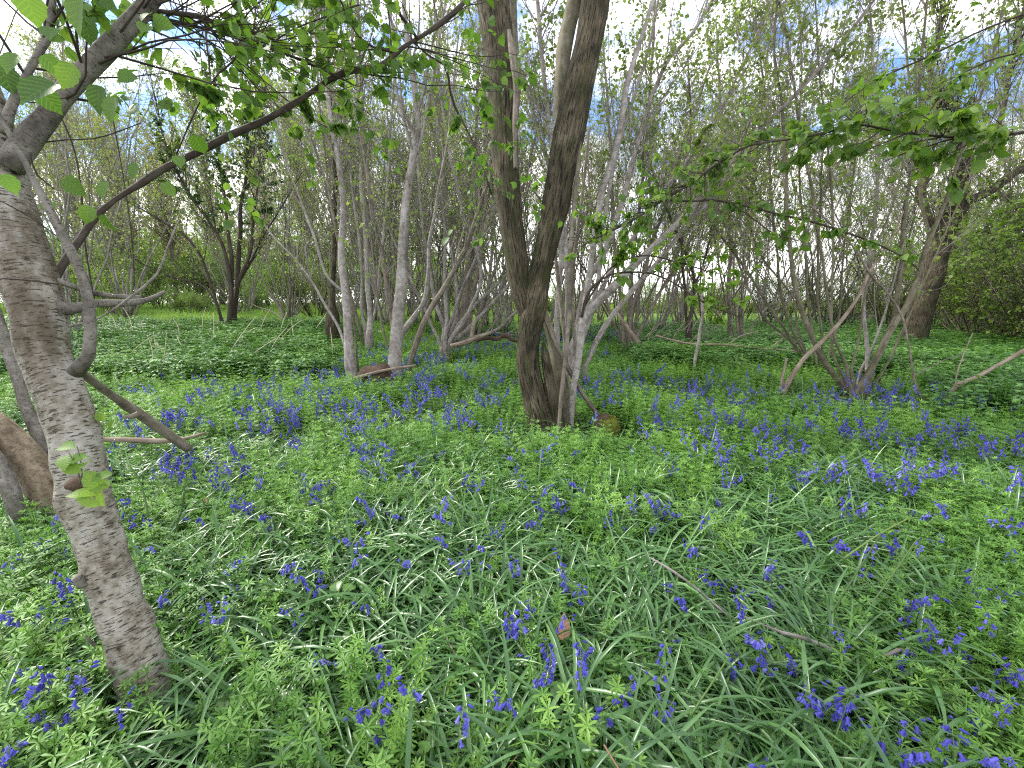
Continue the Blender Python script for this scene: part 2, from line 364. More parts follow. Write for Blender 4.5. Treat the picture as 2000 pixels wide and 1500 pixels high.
M_MOSS = bark_mat('moss', [(.05, .06, .01), (.15, .17, .025), (.26, .27, .05)], None, (160, 160, 160), bump=1.0, bdist=0.006, rough=1.0, big=20)
LF_HAZEL = leaf_mat('hazel_leaf', [(.05, .11, .022), (.10, .19, .035), (.19, .28, .05)], 0.5, 0.5, veins=0.28)
LF_LIME = leaf_mat('fresh_leaf', [(.10, .20, .03), (.17, .29, .045), (.27, .38, .07)], 0.5, 0.5, veins=0.28)
LF_PALE = leaf_mat('young_leaf', [(.18, .235, .08), (.27, .33, .12), (.38, .43, .18)], 0.5, 0.6)
LF_MID = leaf_mat('spring_leaf', [(.11, .165, .055), (.19, .255, .085), (.30, .36, .14)], 0.5, 0.6)
LF_IVY = leaf_mat('ivy_leaf', [(.04, .085, .025), (.07, .13, .035), (.11, .19, .06)], 0.25, 0.35, 0.5)
LF_OLIVE = leaf_mat('yellow_young_leaf', [(.26, .28, .09), (.36, .36, .13), (.46, .44, .19)], 0.5, 0.6)
LF_DARK = leaf_mat('evergreen_leaf', [(.06, .11, .035), (.10, .16, .05), (.16, .23, .08)], 0.35, 0.45, 0.4)
G_CLEAV = leaf_mat('goosegrass_leaf', [(.07, .17, .032), (.14, .29, .055), (.26, .44, .09)], 0.38, 0.45, 0.35, True, patch=1.6)
G_STRAP = leaf_mat('bluebell_leaf', [(.038, .105, .028), (.075, .18, .045), (.155, .29, .095)], 0.28, 0.33, 0.7, True, (1.1, 1.2, .7))
G_GRASS = leaf_mat('grass_blade', [(.05, .14, .025), (.11, .23, .04), (.19, .33, .06)], 0.4, 0.45, 0.35, True)
G_FIELD = leaf_mat('meadow_grass', [(.13, .23, .055), (.19, .31, .075), (.27, .39, .12)], 0.45, 0.6, 0.2, True, patch=0.8)
G_NETTLE = leaf_mat('nettle_leaf', [(.055, .145, .035), (.11, .24, .055), (.21, .37, .09)], 0.3, 0.45, 0.3, True, patch=0.9)
G_ROUND = leaf_mat('celandine_leaf', [(.06, .15, .035), (.11, .22, .055), (.18, .31, .09)], 0.3, 0.35, 0.45, True)
G_STEM = leaf_mat('bluebell_stalk', [(.05, .09, .03), (.10, .17, .04), (.17, .25, .06)], 0.1, 0.5, 0.3, True)
G_BELL = leaf_mat('bluebell_bell', [(.045, .04, .26), (.09, .085, .46), (.16, .155, .60), (.36, .35, .72)], 0.35, 0.5, 0.25, True, (1.0, .9, 1.2))
G_STRAW = leaf_mat('dry_stalk', [(.42, .36, .22), (.55, .48, .32), (.66, .60, .44)], 0.05, 0.7, 0.2)
G_DRYLEAF = leaf_mat('dry_leaf', [(.28, .15, .09), (.38, .23, .16), (.44, .29, .21)], 0.25, 0.6, 0.2, veins=.5)

# ------------------------------------------------------------------ the ground
def ground_mat():
    m, t = newmat('woodland_floor'); n = t.nodes.new; l = t.links.new
    g = n('ShaderNodeNewGeometry'); a = n('ShaderNodeTexNoise'); a.inputs['Scale'].default_value = 9; a.inputs['Detail'].default_value = 8; a.inputs['Roughness'].default_value = 0.7
    l(g.outputs['Position'], a.inputs['Vector'])
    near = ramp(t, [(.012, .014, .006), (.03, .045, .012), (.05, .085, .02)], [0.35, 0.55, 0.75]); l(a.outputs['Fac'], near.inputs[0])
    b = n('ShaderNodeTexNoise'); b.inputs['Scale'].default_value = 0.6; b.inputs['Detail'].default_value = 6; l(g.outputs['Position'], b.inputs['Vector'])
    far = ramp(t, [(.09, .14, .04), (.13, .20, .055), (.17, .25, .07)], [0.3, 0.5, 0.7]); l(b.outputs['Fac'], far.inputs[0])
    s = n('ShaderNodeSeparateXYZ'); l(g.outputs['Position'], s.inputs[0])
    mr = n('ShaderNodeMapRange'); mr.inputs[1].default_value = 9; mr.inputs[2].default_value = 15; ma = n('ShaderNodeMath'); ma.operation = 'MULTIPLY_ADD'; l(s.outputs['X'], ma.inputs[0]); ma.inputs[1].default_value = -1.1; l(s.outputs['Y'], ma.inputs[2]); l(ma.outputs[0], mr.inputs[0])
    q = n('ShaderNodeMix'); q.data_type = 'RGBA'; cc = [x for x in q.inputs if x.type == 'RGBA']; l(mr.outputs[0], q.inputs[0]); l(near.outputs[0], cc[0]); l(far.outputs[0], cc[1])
    bp = n('ShaderNodeBump'); bp.inputs['Strength'].default_value = 0.8; bp.inputs['Distance'].default_value = 0.03; l(a.outputs['Fac'], bp.inputs['Height'])
    p = n('ShaderNodeBsdfPrincipled'); p.inputs['Roughness'].default_value = 1; p.inputs['Specular IOR Level'].default_value = 0.1
    l([o for o in q.outputs if o.type == 'RGBA'][0], p.inputs['Base Color']); l(bp.outputs[0], p.inputs['Normal'])
    o = n('ShaderNodeOutputMaterial'); l(p.outputs[0], o.inputs[0]); return m
gx = np.concatenate([np.linspace(-400, -40, 10), np.linspace(-36, 36, 145), np.linspace(40, 400, 10)])
gy = np.concatenate([np.linspace(-20, -2, 6), np.linspace(-1.5, 45, 120), np.linspace(50, 600, 14)])
X, Y = np.meshgrid(gx, gy); V = np.stack([X, Y, gz(X, Y)], -1).reshape(-1, 3)
i, j = np.meshgrid(np.arange(len(gx) - 1), np.arange(len(gy) - 1)); w = len(gx); b0 = (j * w + i).ravel()
F = np.stack([b0, b0 + 1, b0 + w + 1, b0 + w], -1)
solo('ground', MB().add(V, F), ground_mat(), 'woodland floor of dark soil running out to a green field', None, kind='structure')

# ------------------------------------------------------------------ trees traced from the photo
def disp_dark(b, V):
    f1 = SNoise(1, 9, 3); f2 = SNoise(1, 9, 4); f3 = SNoise(9, 6, 5)
    return 0.007 * f1(b * np.array([70, 70, 5])) + 0.004 * f2(b * np.array([150, 150, 14])) + 0.010 * f3(b) - 0.004 * (SNoise(1, 6, 8)(b * np.array([4, 4, 30])) > 0.75)
def disp_pale(b, V):
    f1 = SNoise(14, 7, 11); f2 = SNoise(1, 9, 12); low = smooth(1.0, 0.5, V[..., 2])
    knots = 0
    for px, py, sz, am in [(212, 1115, .035, .014), (236, 1190, .03, .016), (228, 1235, .028, .014), (165, 1140, .03, .018), (262, 1275, .03, .009), (195, 1010, .03, .008), (120, 640, .045, .012), (20, 650, .05, .012), (300, 1400, .04, .01), (255, 1160, .012, -.016), (222, 1215, .013, -.02), (246, 1250, .010, -.018)]:
        c = at(px, py, 1.19); knots = knots + am * np.exp(-(((V - c) ** 2).sum(-1)) / (2 * sz * sz))
    return 0.005 * f1(b) + (0.0014 + 0.0035 * low) * f2(b * np.array([60, 60, 90])) + 0.0045 * low * f1(b * 2.7) + knots
def disp_soft(b, V):
    return 0.0028 * SNoise(20, 7, 21)(b) + 0.0015 * SNoise(60, 7, 22)(b) + .004 * (SNoise(16, 6, 23)(b) > 1.0)

def coppice(name, label, stems, D, bark, foliage=None, extra=0, twigs=0, leafN=0, lsize=(.03, .05), kind='mid', cat='tree', group=None, ext=2.5, twigmat=None, sides=8, branch_len=(0.5, 1.6), seed=0, k_wob=0.012, lt=(0.35, 1.0), part_name='stem', second=None):
    """stems: list of traces; each becomes a child of its own, then branches, twigs and leaves grow from them"""
    r = np.random.default_rng(seed + 100)
    traced = []
    for s in stems:
        pts = s[0] if isinstance(s, tuple) else s
        o = s[1] if isinstance(s, tuple) and len(s) > 1 else {}
        dd = D + o.get('d', r.uniform(-0.06, 0.06) * D * 0.5); d1 = dd + o.get('lean', r.uniform(-0.05, 0.08) * D)
        top = pts[-1][1] < 30
        P, R = trace(pts, dd, d1, root=o.get('root', True), ext=(ext if top else o.get('ext', 0.8)), wob=k_wob)
        traced.append((P, R, o.get('bark', bark), pts[0][2]))
    base = traced[0][0][0]
    root = thing(name, (base[0], base[1], gz(base[0], base[1])), label, cat, group)
    for P, R, bk, w in traced:
        k = 14 if w > 14 else sides
        part(part_name, tubes(MB(), P, R, k, disp_soft if w > 10 else None), bk, root)
    PR = [(p, q) for p, q, _, _ in traced]
    tm = twigmat or B_GREY
    extra, twigs, leafN = int(extra * 1.4), int(twigs * 2.2), int(leafN * 1.9)
    if extra:
        mb = MB(); a = sprout(PR, extra, branch_len, (0.3, 0.8), lt, 0.35, 7, 0.45, 0.22, r=r, rmax=.02)
        tubes(mb, a[0], a[1], 5, caps=False)
        if twigs:
            b = sprout(a, twigs, (0.25, 0.85), (0.4, 1.0), (0.15, 1), 0.2, 6, 0.5, 0.5, r=r); b = (b[0], np.maximum(b[1], D * .00033)); tubes(mb, b[0], b[1], 3, caps=False)
        else: b = a
        part('branchwork', mb, tm, root)
        if leafN:
            lm = MB(); leaf_on(b, leafN, lsize, kind, lm, r=r); part('foliage', lm, foliage, root)
    return root, PR

# the near hazel with pale bark -----------------------------------------------------------
def near_hazel():
    tr = [(335, 1480, 122), (322, 1440, 112), (294, 1350, 105), (257, 1250, 103), (222, 1150, 108), (192, 1050, 104), (168, 975, 112), (156, 900, 109), (130, 800, 113), (92, 700, 117),
          (80, 625, 124), (58, 555, 128), (24, 450, 136), (-8, 340, 140), (-38, 220, 124), (-80, 60, 108), (-110, -60, 96)]
    P, R = trace(tr, 1.27, 1.30, n=330, root=True, ext=1.6)
    root = thing('hazel_tree', (P[0][0], P[0][1], gz(P[0][0], P[0][1])), 'near leaning hazel with pale flecked bark filling the edge beside the cut pole', 'tree')
    part('trunk', tubes(MB(), P, R, 64, disp_pale), B_PALE, root)
    lim = []
    def br(pts, d0, d1, name='branch', mat=B_LIMB, k=12, ext=0, disp=disp_soft, wob=0.0):
        P, R = trace(pts, d0, d1, ext=ext, wob=wob); part(name, tubes(MB(), P, R, k, disp), mat, root); lim.append((P, R)); return P, R
    limbA = br([(20, 330, 60), (55, 275, 58), (80, 245, 50), (115, 196, 46), (165, 140, 43), (217, 88, 41), (266, 35, 39), (300, -4, 37), (380, -110, 32)], 1.27, 1.35, 'limb', k=20, ext=1.2)
    limbB = br([(10, 260, 30), (21, 210, 24), (56, 140, 21), (91, 74, 18), (100, 21, 15), (103, -60, 13)], 1.2, 1.3, 'limb', ext=.8)
    shoot = br([(146, 728, 30), (159, 723, 26), (173, 690, 26), (177, 625, 26), (168, 565, 25), (150, 510, 24), (122, 468, 23), (115, 437, 22), (87, 392, 20), (56, 332, 18), (28, 276, 16), (0, 231, 15), (-45, 150, 13)], 1.17, 1.08, 'shoot', k=16)
    arch = br([(95, 575, 22), (112, 535, 15), (128, 508, 14), (150, 476, 13), (168, 451, 15), (189, 420, 14), (227, 388, 14), (273, 360, 15), (315, 332, 15), (378, 301, 14), (455, 262, 14), (525, 231, 13), (595, 189, 12),
               (647, 154, 12), (693, 135, 12), (737, 133, 11), (790, 91, 10), (846, 56, 9), (895, 17, 8), (925, -20, 7)], 1.3, 2.3, ext=.9, mat=B_TWIG)
    br([(110, 600, 30), (140, 604, 24), (165, 597, 17), (189, 593, 14), (245, 592, 12), (290, 585, 9), (322, 569, 5)], 1.28, 1.5)
    br([(100, 545, 12), (119, 551, 10), (182, 572, 10), (245, 581, 8), (276, 583, 6)], 1.3, 1.5)
    br([(135, 637, 9), (143, 635, 7), (196, 621, 6), (266, 572, 5), (308, 534, 4), (332, 471, 3), (352, 425, 2)], 1.25, 1.45)
    t1 = br([(262, 40, 12), (280, 33, 9), (350, 45, 9), (395, 54, 8), (455, 73, 6), (546, 101, 5), (630, 136, 4), (700, 170, 2)], 1.35, 2.0, mat=B_TWIG)
    t2 = br([(300, 22, 9), (385, 32, 8), (440, 52, 7), (525, 73, 6), (590, 110, 5), (660, 150, 3)], 1.36, 2.1, mat=B_TWIG)
    t3 = br([(770, 102, 5), (720, 88, 5), (690, 55, 5), (665, 0, 6), (640, -60, 6)], 2.1, 1.9, mat=B_TWIG)
    t4 = br([(800, 70, 5), (830, 105, 4), (870, 130, 4), (885, 200, 3), (930, 290, 3), (960, 380, 2)], 2.2, 2.5, mat=B_TWIG)
    t5 = br([(815, 75, 6), (790, 40, 5), (760, 0, 5), (740, -40, 5)], 2.15, 2.0, mat=B_TWIG)
    t6 = br([(425, 40, 5), (470, 100, 4), (430, 140, 4), (390, 200, 3), (345, 300, 3)], 1.6, 1.6, mat=B_TWIG)
    t7 = br([(287, 345, 5), (280, 300, 4), (240, 230, 4), (225, 215, 4), (190, 200, 5), (120, 190, 6)], 1.5, 1.3, mat=B_TWIG)
    for pts, d in [([(262, 560, 3), (255, 450, 3), (240, 330, 3), (222, 220, 3)], 1.8), ([(185, 590, 3), (165, 480, 4), (155, 360, 4), (140, 280, 4), (110, 210, 5)], 1.5), ([(60, 300, 4), (75, 340, 5), (85, 350, 5), (110, 370, 3)], 1.2),
                   ([(0, 165, 3), (60, 200, 3), (130, 190, 3)], 1.2), ([(0, 392, 3), (60, 425, 3), (110, 460, 3)], 1.15), ([(400, 60, 4), (500, 95, 4), (560, 60, 3), (640, 30, 3), (700, 10, 3)], 1.9),
                   ([(0, 545, 3), (60, 550, 3), (120, 558, 3)], 1.16), ([(55, 290, 3), (130, 280, 3), (200, 275, 3), (280, 245, 2)], 1.3), ([(600, 60, 4), (690, 95, 3), (770, 95, 3)], 2.0)]:
        br(pts, d, d * 1.05, 'twig', mat=B_TWIG, k=6, disp=None, wob=.006)
    # finer growth and leaves
    r = np.random.default_rng(5)
    mb = MB(); a = sprout([limbA, limbB, t1, t2, t1, t2, t3, t3, t5, t5, (arch[0][20:], arch[1][20:]), t4, t6], 250, (0.25, 0.95), (0.5, 1.2), (0.1, 1), 0.15, 7, 0.4, 0.3, rmax=.004, r=r)
    b = sprout(a, 700, (0.12, 0.35), (0.4, 1.0), (0.1, 1), 0.1, 5, 0.6, 0.4, r=r)
    tubes(mb, a[0], a[1], 5, caps=False); tubes(mb, b[0], b[1], 4, caps=False)
    # crown above and beside the frame, seen only from the side
    part('twigwork', mb, B_TWIG, root)
    lm = MB(); leaf_on(b, 2400, (.022, .052), 'hi', lm, r=r, droop=.7, flat=.5); leaf_on(a, 260, (.035, .065), 'hi', lm, r=r, droop=.5, flat=.7)
    # the large soft leaves close to the lens
    q = np.array([(70, 175, .075), (148, 30, .085), (10, 150, .07), (95, 195, .06), (190, 195, .07), (215, 215, .06), (105, 130, .045), (130, 150, .05), (145, 365, .055), (200, 370, .05), (95, 405, .04), (170, 420, .045), (215, 440, .05), (100, 60, .05),
                  (20, 360, .04), (260, 335, .04), (330, 370, .04), (60, 15, .06), (170, 60, .06), (390, 285, .04), (350, 315, .035), (20, 120, .05), (245, 150, .04)])
    p = at(q[:, 0], q[:, 1], r.uniform(.85, 1.25, len(q)))
    d = nrm(rvec(len(q), r) * .6 + np.array([.1, -.1, -.75])); leaves(lm, p - d * q[:, 2:] * .5, d, nrm(rvec(len(q), r) * .35 + np.array([.25, -.75, .45])), q[:, 2], 'hi')
    part('foliage', lm, LF_HAZEL, root)
    for q in ([(188, 1262, 9), (172, 1248, 8), (166, 1240, 6)], [(165, 1140, 22), (150, 1128, 14), (147, 1126, 6)], [(245, 1382, 16), (232, 1370, 8)]):
        P, R = trace(q, 1.22, 1.2, n=10); part('stub', tubes(MB(), P, R, 12, disp_soft), B_LIMB, root)
    # sprig on the trunk
    sp = MB(); sl = MB()
    for x, y, x1, y1 in [(158, 945, 135, 885), (160, 948, 150, 870), (172, 950, 190, 925), (165, 955, 185, 975)]:
        P, R = trace([(x, y, 4), ((x + x1) / 2 + 4, (y + y1) / 2, 3), (x1, y1, 2.5)], 1.14, 1.08, n=8); tubes(sp, P, R, 5)
    q = np.array([(128, 872, .042), (150, 896, .04), (140, 915, .038), (165, 905, .035), (182, 938, .05), (195, 950, .05), (160, 965, .048), (178, 972, .055), (200, 930, .04), (128, 900, .045), (205, 805, .03), (215, 830, .03), (195, 815, .028)])
    p = at(q[:, 0], q[:, 1], np.where(q[:, 1] < 850, 1.3, 1.09)); d = nrm(rvec(len(q), r) * .7 + np.array([.2, -.4, .1]))
    leaves(sl, p - d * q[:, 2:] * .4, d, nrm(rvec(len(q), r) * .3 + np.array([0, -.6, .8])), q[:, 2], 'hi')
    part('sprig', sp, B_LIMB, root); part('sprig_foliage', sl, LF_LIME, root)
    kn = MB(); P, R = trace([(170, 948, 30), (150, 946, 34), (128, 950, 14)], 1.19, 1.17, n=14); tubes(kn, P, R, 14, lambda b, V: .006 * SNoise(60, 7, 2)(b)); part('burr', kn, B_ROT, root)
near_hazel()

# stems behind the near hazel
coppice('leaning_tree', 'dark leaning stems with a thick tan curved trunk close behind the pale flecked hazel',
        [([(110, 1010, 84), (90, 955, 80), (55, 895, 72), (0, 835, 62), (-60, 780, 56), (-110, 640, 50), (-130, 400, 44)], {'d': 0, 'lean': 0.1, 'bark': B_TAN}),
         ([(112, 960, 26), (87, 901, 26), (66, 845, 27), (42, 782, 28), (21, 712, 30), (-5, 640, 30), (-60, 480, 28), (-90, 300, 24)], {'d': 0.1, 'lean': 0.2}),
         ([(20, 960, 40), (5, 920, 44), (-30, 870, 40), (-90, 830, 36)], {'d': -.15})],
        2.25, B_LIMB, ext=1, sides=16)

# the dark forked tree in the middle --------------------------------------------------------
def centre_tree():
    D = 3.95
    main = [(1066, 868, 78), (1061, 845, 60), (1050, 800, 51), (1040, 760, 46), (1032, 720, 44), (1031, 680, 45), (1035, 640, 49), (1042, 600, 53), (1050, 550, 46), (1062, 500, 43), (1078, 433, 48), (1086, 400, 53), (1094, 350, 52),
            (1111, 263, 61), (1130, 175, 56), (1149, 88, 55), (1163, 0, 56), (1182, -140, 50)]
    left = [(1040, 640, 32), (1026, 600, 34), (1014, 550, 38), (1009, 500, 46), (998, 433, 49), (989, 350, 54), (985, 263, 56), (983, 175, 62), (973, 88, 59), (962, 0, 61), (952, -140, 54)]
    P, R = trace(main, D, D + .1, n=240, root=True, ext=2.5)
    root = thing('hornbeam_tree', (P[0][0], P[0][1], gz(P[0][0], P[0][1])), 'dark furrowed tree forking into a V in the middle, its base beside the mossy stump', 'tree')
    part('trunk', tubes(MB(), P, R, 48, disp_dark), B_DARK, root)
    P1, R1 = trace(left, D, D + .2, n=190, ext=2.5); part('limb', tubes(MB(), P1, R1, 44, disp_dark), B_DARK, root)
    P2, R2 = trace([(1094, 300, 22), (1094, 240, 24), (1094, 196, 26), (1103, 88, 31), (1122, 0, 29), (1140, -120, 26)], D + .25, D + .4, n=90, ext=2.5); part('limb', tubes(MB(), P2, R2, 26, disp_pale), B_GREEN, root)
    P3, R3 = trace([(1006, 260, 5), (1012, 190, 10), (1011, 150, 16), (1003, 80, 18), (1000, 0, 18)], D + .5, D + .7, n=50, ext=2); part('limb', tubes(MB(), P3, R3, 14, disp_soft), B_GREEN, root)
    # a strip of dead wood down the fork limb
    P, R = trace([(1007, 330, 8), (1006, 250, 9), (1008, 170, 12), (1003, 120, 16), (994, 60, 10)], D - .1, D - .05, n=70); part('dead_strip', tubes(MB(), P, R, 12, lambda b, V: .5 * disp_dark(b, V)), B_BROWN, root)
    for pts, dd, bk, k, dz in [([(1097, 862, 34), (1092, 840, 28), (1082, 790, 25), (1071, 730, 21), (1065, 690, 15), (1062, 668, 5)], -.05, B_DARK, 24, disp_dark),
                           ([(1104, 858, 26), (1100, 780, 27), (1087, 700, 26), (1072, 640, 19), (1060, 600, 12)], .12, B_GREEN, 24, disp_dark),
                           ([(1040, 862, 18), (1046, 820, 18), (1042, 790, 8)], -.1, B_DARK, 14, disp_dark),
                           ([(1083, 866, 18), (1077, 835, 20), (1064, 790, 12)], -.12, B_DARK, 14, disp_dark),
                           ([(1092, 850, 6), (1092, 833, 7), (1095, 783, 8), (1102, 717, 8), (1108, 633, 9), (1112, 533, 9), (1117, 450, 9), (1131, 300, 8), (1140, 150, 7), (1150, 0, 6)], -.2, B_BROWN, 10, None),
                           ([(1116, 850, 8), (1117, 817, 9), (1120, 760, 12), (1130, 700, 14), (1140, 617, 14), (1150, 550, 13), (1160, 467, 12), (1172, 400, 12), (1178, 367, 12), (1200, 301, 12), (1213, 238, 12), (1224, 168, 11), (1245, 98, 9), (1276, 0, 8)], -.05, B_POLE, 14, disp_soft),
                           ([(1140, 840, 4), (1122, 800, 4), (1108, 765, 4)], .1, B_BROWN, 6, None),
                           ([(1112, 800, 6), (1108, 740, 7), (1102, 660, 8), (1092, 560, 8), (1085, 500, 7), (1080, 430, 6)], .35, B_BROWN, 8, None),
                           ([(1120, 790, 6), (1125, 700, 6), (1118, 600, 7), (1122, 500, 7), (1138, 380, 6), (1150, 250, 5)], .4, B_BROWN, 8, None)]:
        P, R = trace(pts, D + dd, D + dd + (.3 if pts[-1][1] < 500 else .03), root=True, ext=2 if pts[-1][1] < 30 else 0, n=70 if k > 10 else 40, wob=.006 if k < 12 else 0)
        part('stem', tubes(MB(), P, R, k, dz), bk, root)
    # low leafy branch reaching out
    r = np.random.default_rng(9)
    brs = [trace(p, D, D + l, ext=.3, wob=.01) for p, l in [([(1136, 620, 6), (1150, 575, 5), (1190, 540, 4), (1257, 533, 4), (1300, 545, 3), (1330, 562, 3), (1372, 590, 3), (1425, 612, 2)], -.4),
                                             ([(1140, 600, 4), (1165, 560, 4), (1200, 520, 3), (1260, 500, 3), (1330, 515, 3), (1380, 530, 2)], -.1)]]
    for P, R in brs: part('branch', tubes(MB(), P, R, 7), B_TWIG, root)
    mb = MB(); a = sprout(brs, 46, (.12, .45), (.4, 1.1), (.15, 1), .12, 5, .5, .3, r=r); tubes(mb, a[0], a[1], 4, caps=False)
    up = sprout([(P1, R1), (P2, R2), (trace(main, D, D + .1, n=100)[0][60:], np.full(40, .05))], 26, (.5, 1.4), (.6, 1.2), (.5, 1), .2, 7, .2, .3, rmax=.006, r=r)
    up2 = sprout(up, 120, (.2, .5), (.4, 1), (.1, 1), .1, 5, .5, .3, r=r); tubes(mb, up[0], up[1], 5, caps=False); tubes(mb, up2[0], up2[1], 3, caps=False)
    part('twigwork', mb, B_TWIG, root)
    lm = MB(); leaf_on(a, 330, (.045, .075), 'hi', lm, r=r, flat=.8); leaf_on(up2, 420, (.04, .065), 'mid', lm, r=r)
    part('foliage', lm, LF_LIME, root)
centre_tree()

# pale multi-stemmed hazel left of the middle ------------------------------------------------
coppice('hazel_coppice', 'pale grey hazel stool with two stout straight poles rising behind the fallen stick', [
    ([(694, 745, 30), (688, 730, 25), (682, 700, 21), (680, 633, 17), (673, 567, 16), (668, 500, 15), (670, 433, 13), (670, 383, 13), (665, 333, 12), (659, 300, 11), (649, 253, 10), (640, 180, 9), (623, 53, 8), (612, -20, 7)], {'d': .1, 'lean': .3}),
    ([(771, 750, 38), (770, 725, 30), (771, 700, 26), (776, 633, 25), (783, 567, 24), (785, 500, 20), (790, 433, 17), (797, 367, 16), (807, 300, 14), (815, 235, 14), (809, 173, 13), (801, 128, 11), (796, 93, 10), (788, -10, 9)], {'d': 0, 'lean': .2}),
    ([(806, 290, 9), (799, 267, 8), (783, 213, 7), (772, 160, 6), (765, 60, 5), (760, -20, 4)], {'d': .15, 'lean': .2, 'root': False}),
    ([(812, 300, 9), (825, 260, 8), (835, 200, 7), (850, 120, 6), (868, 20, 5)], {'d': .15, 'lean': .2, 'root': False}),
    ([(797, 735, 10), (800, 713, 10), (817, 660, 12), (840, 607, 11), (867, 560, 10), (897, 507, 9), (915, 470, 9), (951, 364, 7), (985, 250, 6)], {'d': .1, 'lean': .4, 'bark': B_BROWN}),
    ([(780, 690, 11), (787, 653, 12), (810, 617, 11), (828, 587, 10), (837, 533, 8), (840, 467, 7), (853, 400, 6), (872, 280, 5), (890, 120, 4)], {'d': .6}),
    ([(770, 700, 9), (767, 627, 10), (757, 567, 9), (747, 500, 8), (733, 443, 7), (727, 410, 8), (720, 350, 8), (713, 300, 7), (706, 150, 6), (700, 0, 5)], {'d': .5, 'bark': B_BROWN}),
    ([(678, 700, 6), (663, 643, 6), (633, 593, 6), (610, 553, 5), (577, 507, 4), (533, 460, 4), (500, 413, 3)], {'d': .2, 'ext': .4}),
    ([(670, 570, 7), (640, 540, 6), (623, 500, 6), (613, 460, 6), (597, 417, 5), (567, 340, 4), (545, 250, 3)], {'d': .2, 'root': False}),
    ([(780, 720, 5), (763, 690, 4), (748, 640, 4), (735, 560, 4), (725, 480, 3), (712, 380, 3)], {'d': .2, 'bark': B_BROWN}),
    ([(700, 730, 5), (690, 620, 5), (672, 520, 5), (655, 440, 5), (640, 360, 4), (625, 200, 4), (610, 0, 3)], {'d': .35, 'bark': B_BROWN})],
    6.2, B_POLE, LF_MID, extra=170, twigs=900, leafN=2600, lsize=(.035, .06), seed=1, branch_len=(.6, 2.0))
coppice('hazel_coppice', 'slender pale stool seen between the two stout poles, leaning both ways', [
    [(722, 668, 17), (722, 640, 12), (723, 617, 11), (718, 567, 10), (717, 500, 9), (713, 450, 8), (706, 360, 7), (704, 250, 6), (690, 100, 5), (684, -10, 4)],
    [(716, 668, 9), (712, 640, 8), (706, 600, 7), (708, 540, 6), (700, 460, 6), (688, 380, 5), (676, 250, 4), (668, 100, 4)],
    ([(710, 675, 6), (697, 620, 6), (687, 583, 6), (672, 530, 5), (660, 470, 5), (640, 380, 4), (600, 250, 4)], {'bark': B_BROWN}),
    [(722, 655, 6), (735, 600, 5), (742, 520, 5), (752, 430, 5), (760, 300, 4), (770, 150, 4), (775, 0, 3)],
    ([(648, 650, 30), (650, 615, 26), (648, 585, 12), (651, 520, 10), (652, 450, 10), (655, 330, 9), (646, 200, 8), (640, 60, 7)], {'bark': B_DARK, 'd': .3})],
    9.0, B_POLE, LF_MID, extra=120, twigs=650, leafN=2200, lsize=(.04, .07), seed=2, branch_len=(.6, 2.4))
coppice('hazel_coppice', 'sprawling stool whose low poles rake out over the twisted log', [
    [(863, 674, 9), (866, 640, 8), (850, 590, 7), (838, 520, 7), (825, 440, 6), (815, 300, 5)],
    [(870, 674, 8), (872, 620, 8), (868, 560, 7), (870, 470, 6), (862, 380, 6), (850, 200, 5)],
    [(868, 675, 8), (893, 640, 8), (925, 600, 7), (965, 560, 6), (1010, 510, 5), (1060, 430, 4)],
    [(866, 678, 9), (900, 655, 9), (940, 615, 7), (985, 565, 6), (1020, 520, 5)],
    [(870, 678, 10), (905, 668, 11), (945, 655, 8), (975, 640, 6), (1005, 612, 5), (1030, 590, 4)],
    [(864, 676, 7), (880, 630, 7), (900, 570, 6), (930, 500, 5), (960, 420, 5), (1000, 300, 4)],
    [(872, 676, 6), (890, 620, 7), (893, 560, 6), (880, 480, 6), (866, 400, 5), (840, 280, 4)],
    [(860, 674, 6), (845, 640, 6), (828, 600, 5), (800, 540, 5), (770, 470, 4)],
    [(876, 672, 9), (905, 630, 9), (920, 600, 7), (938, 545, 7), (925, 470, 6), (908, 430, 6), (895, 367, 6), (874, 280, 5), (855, 150, 4)]],
    8.3, B_POLE, LF_MID, extra=110, twigs=600, leafN=1700, lsize=(.04, .065), seed=3, branch_len=(.5, 1.8))
coppice('hazel_coppice', 'tight brown upright stool behind the raking low poles', [
    [(905, 655, 12), (908, 600, 14), (912, 540, 12), (916, 490, 9), (922, 400, 8), (930, 250, 6), (936, 60, 5)],
    [(915, 655, 9), (922, 590, 9), (935, 520, 7), (945, 440, 6), (950, 330, 6), (946, 150, 5), (940, 0, 4)],
    [(897, 655, 8), (892, 600, 8), (888, 520, 7), (876, 430, 6), (868, 330, 6), (860, 200, 5), (850, 30, 4)],
    [(920, 655, 8), (940, 600, 8), (962, 540, 6), (985, 470, 6), (1020, 370, 5), (1050, 250, 4)],
    [(935, 650, 7), (950, 600, 6), (958, 520, 6), (965, 430, 5), (960, 300, 5), (975, 120, 4)]],
    11.5, B_BROWN, LF_MID, extra=120, twigs=700, leafN=2600, lsize=(.05, .08), seed=4, branch_len=(.8, 2.8))

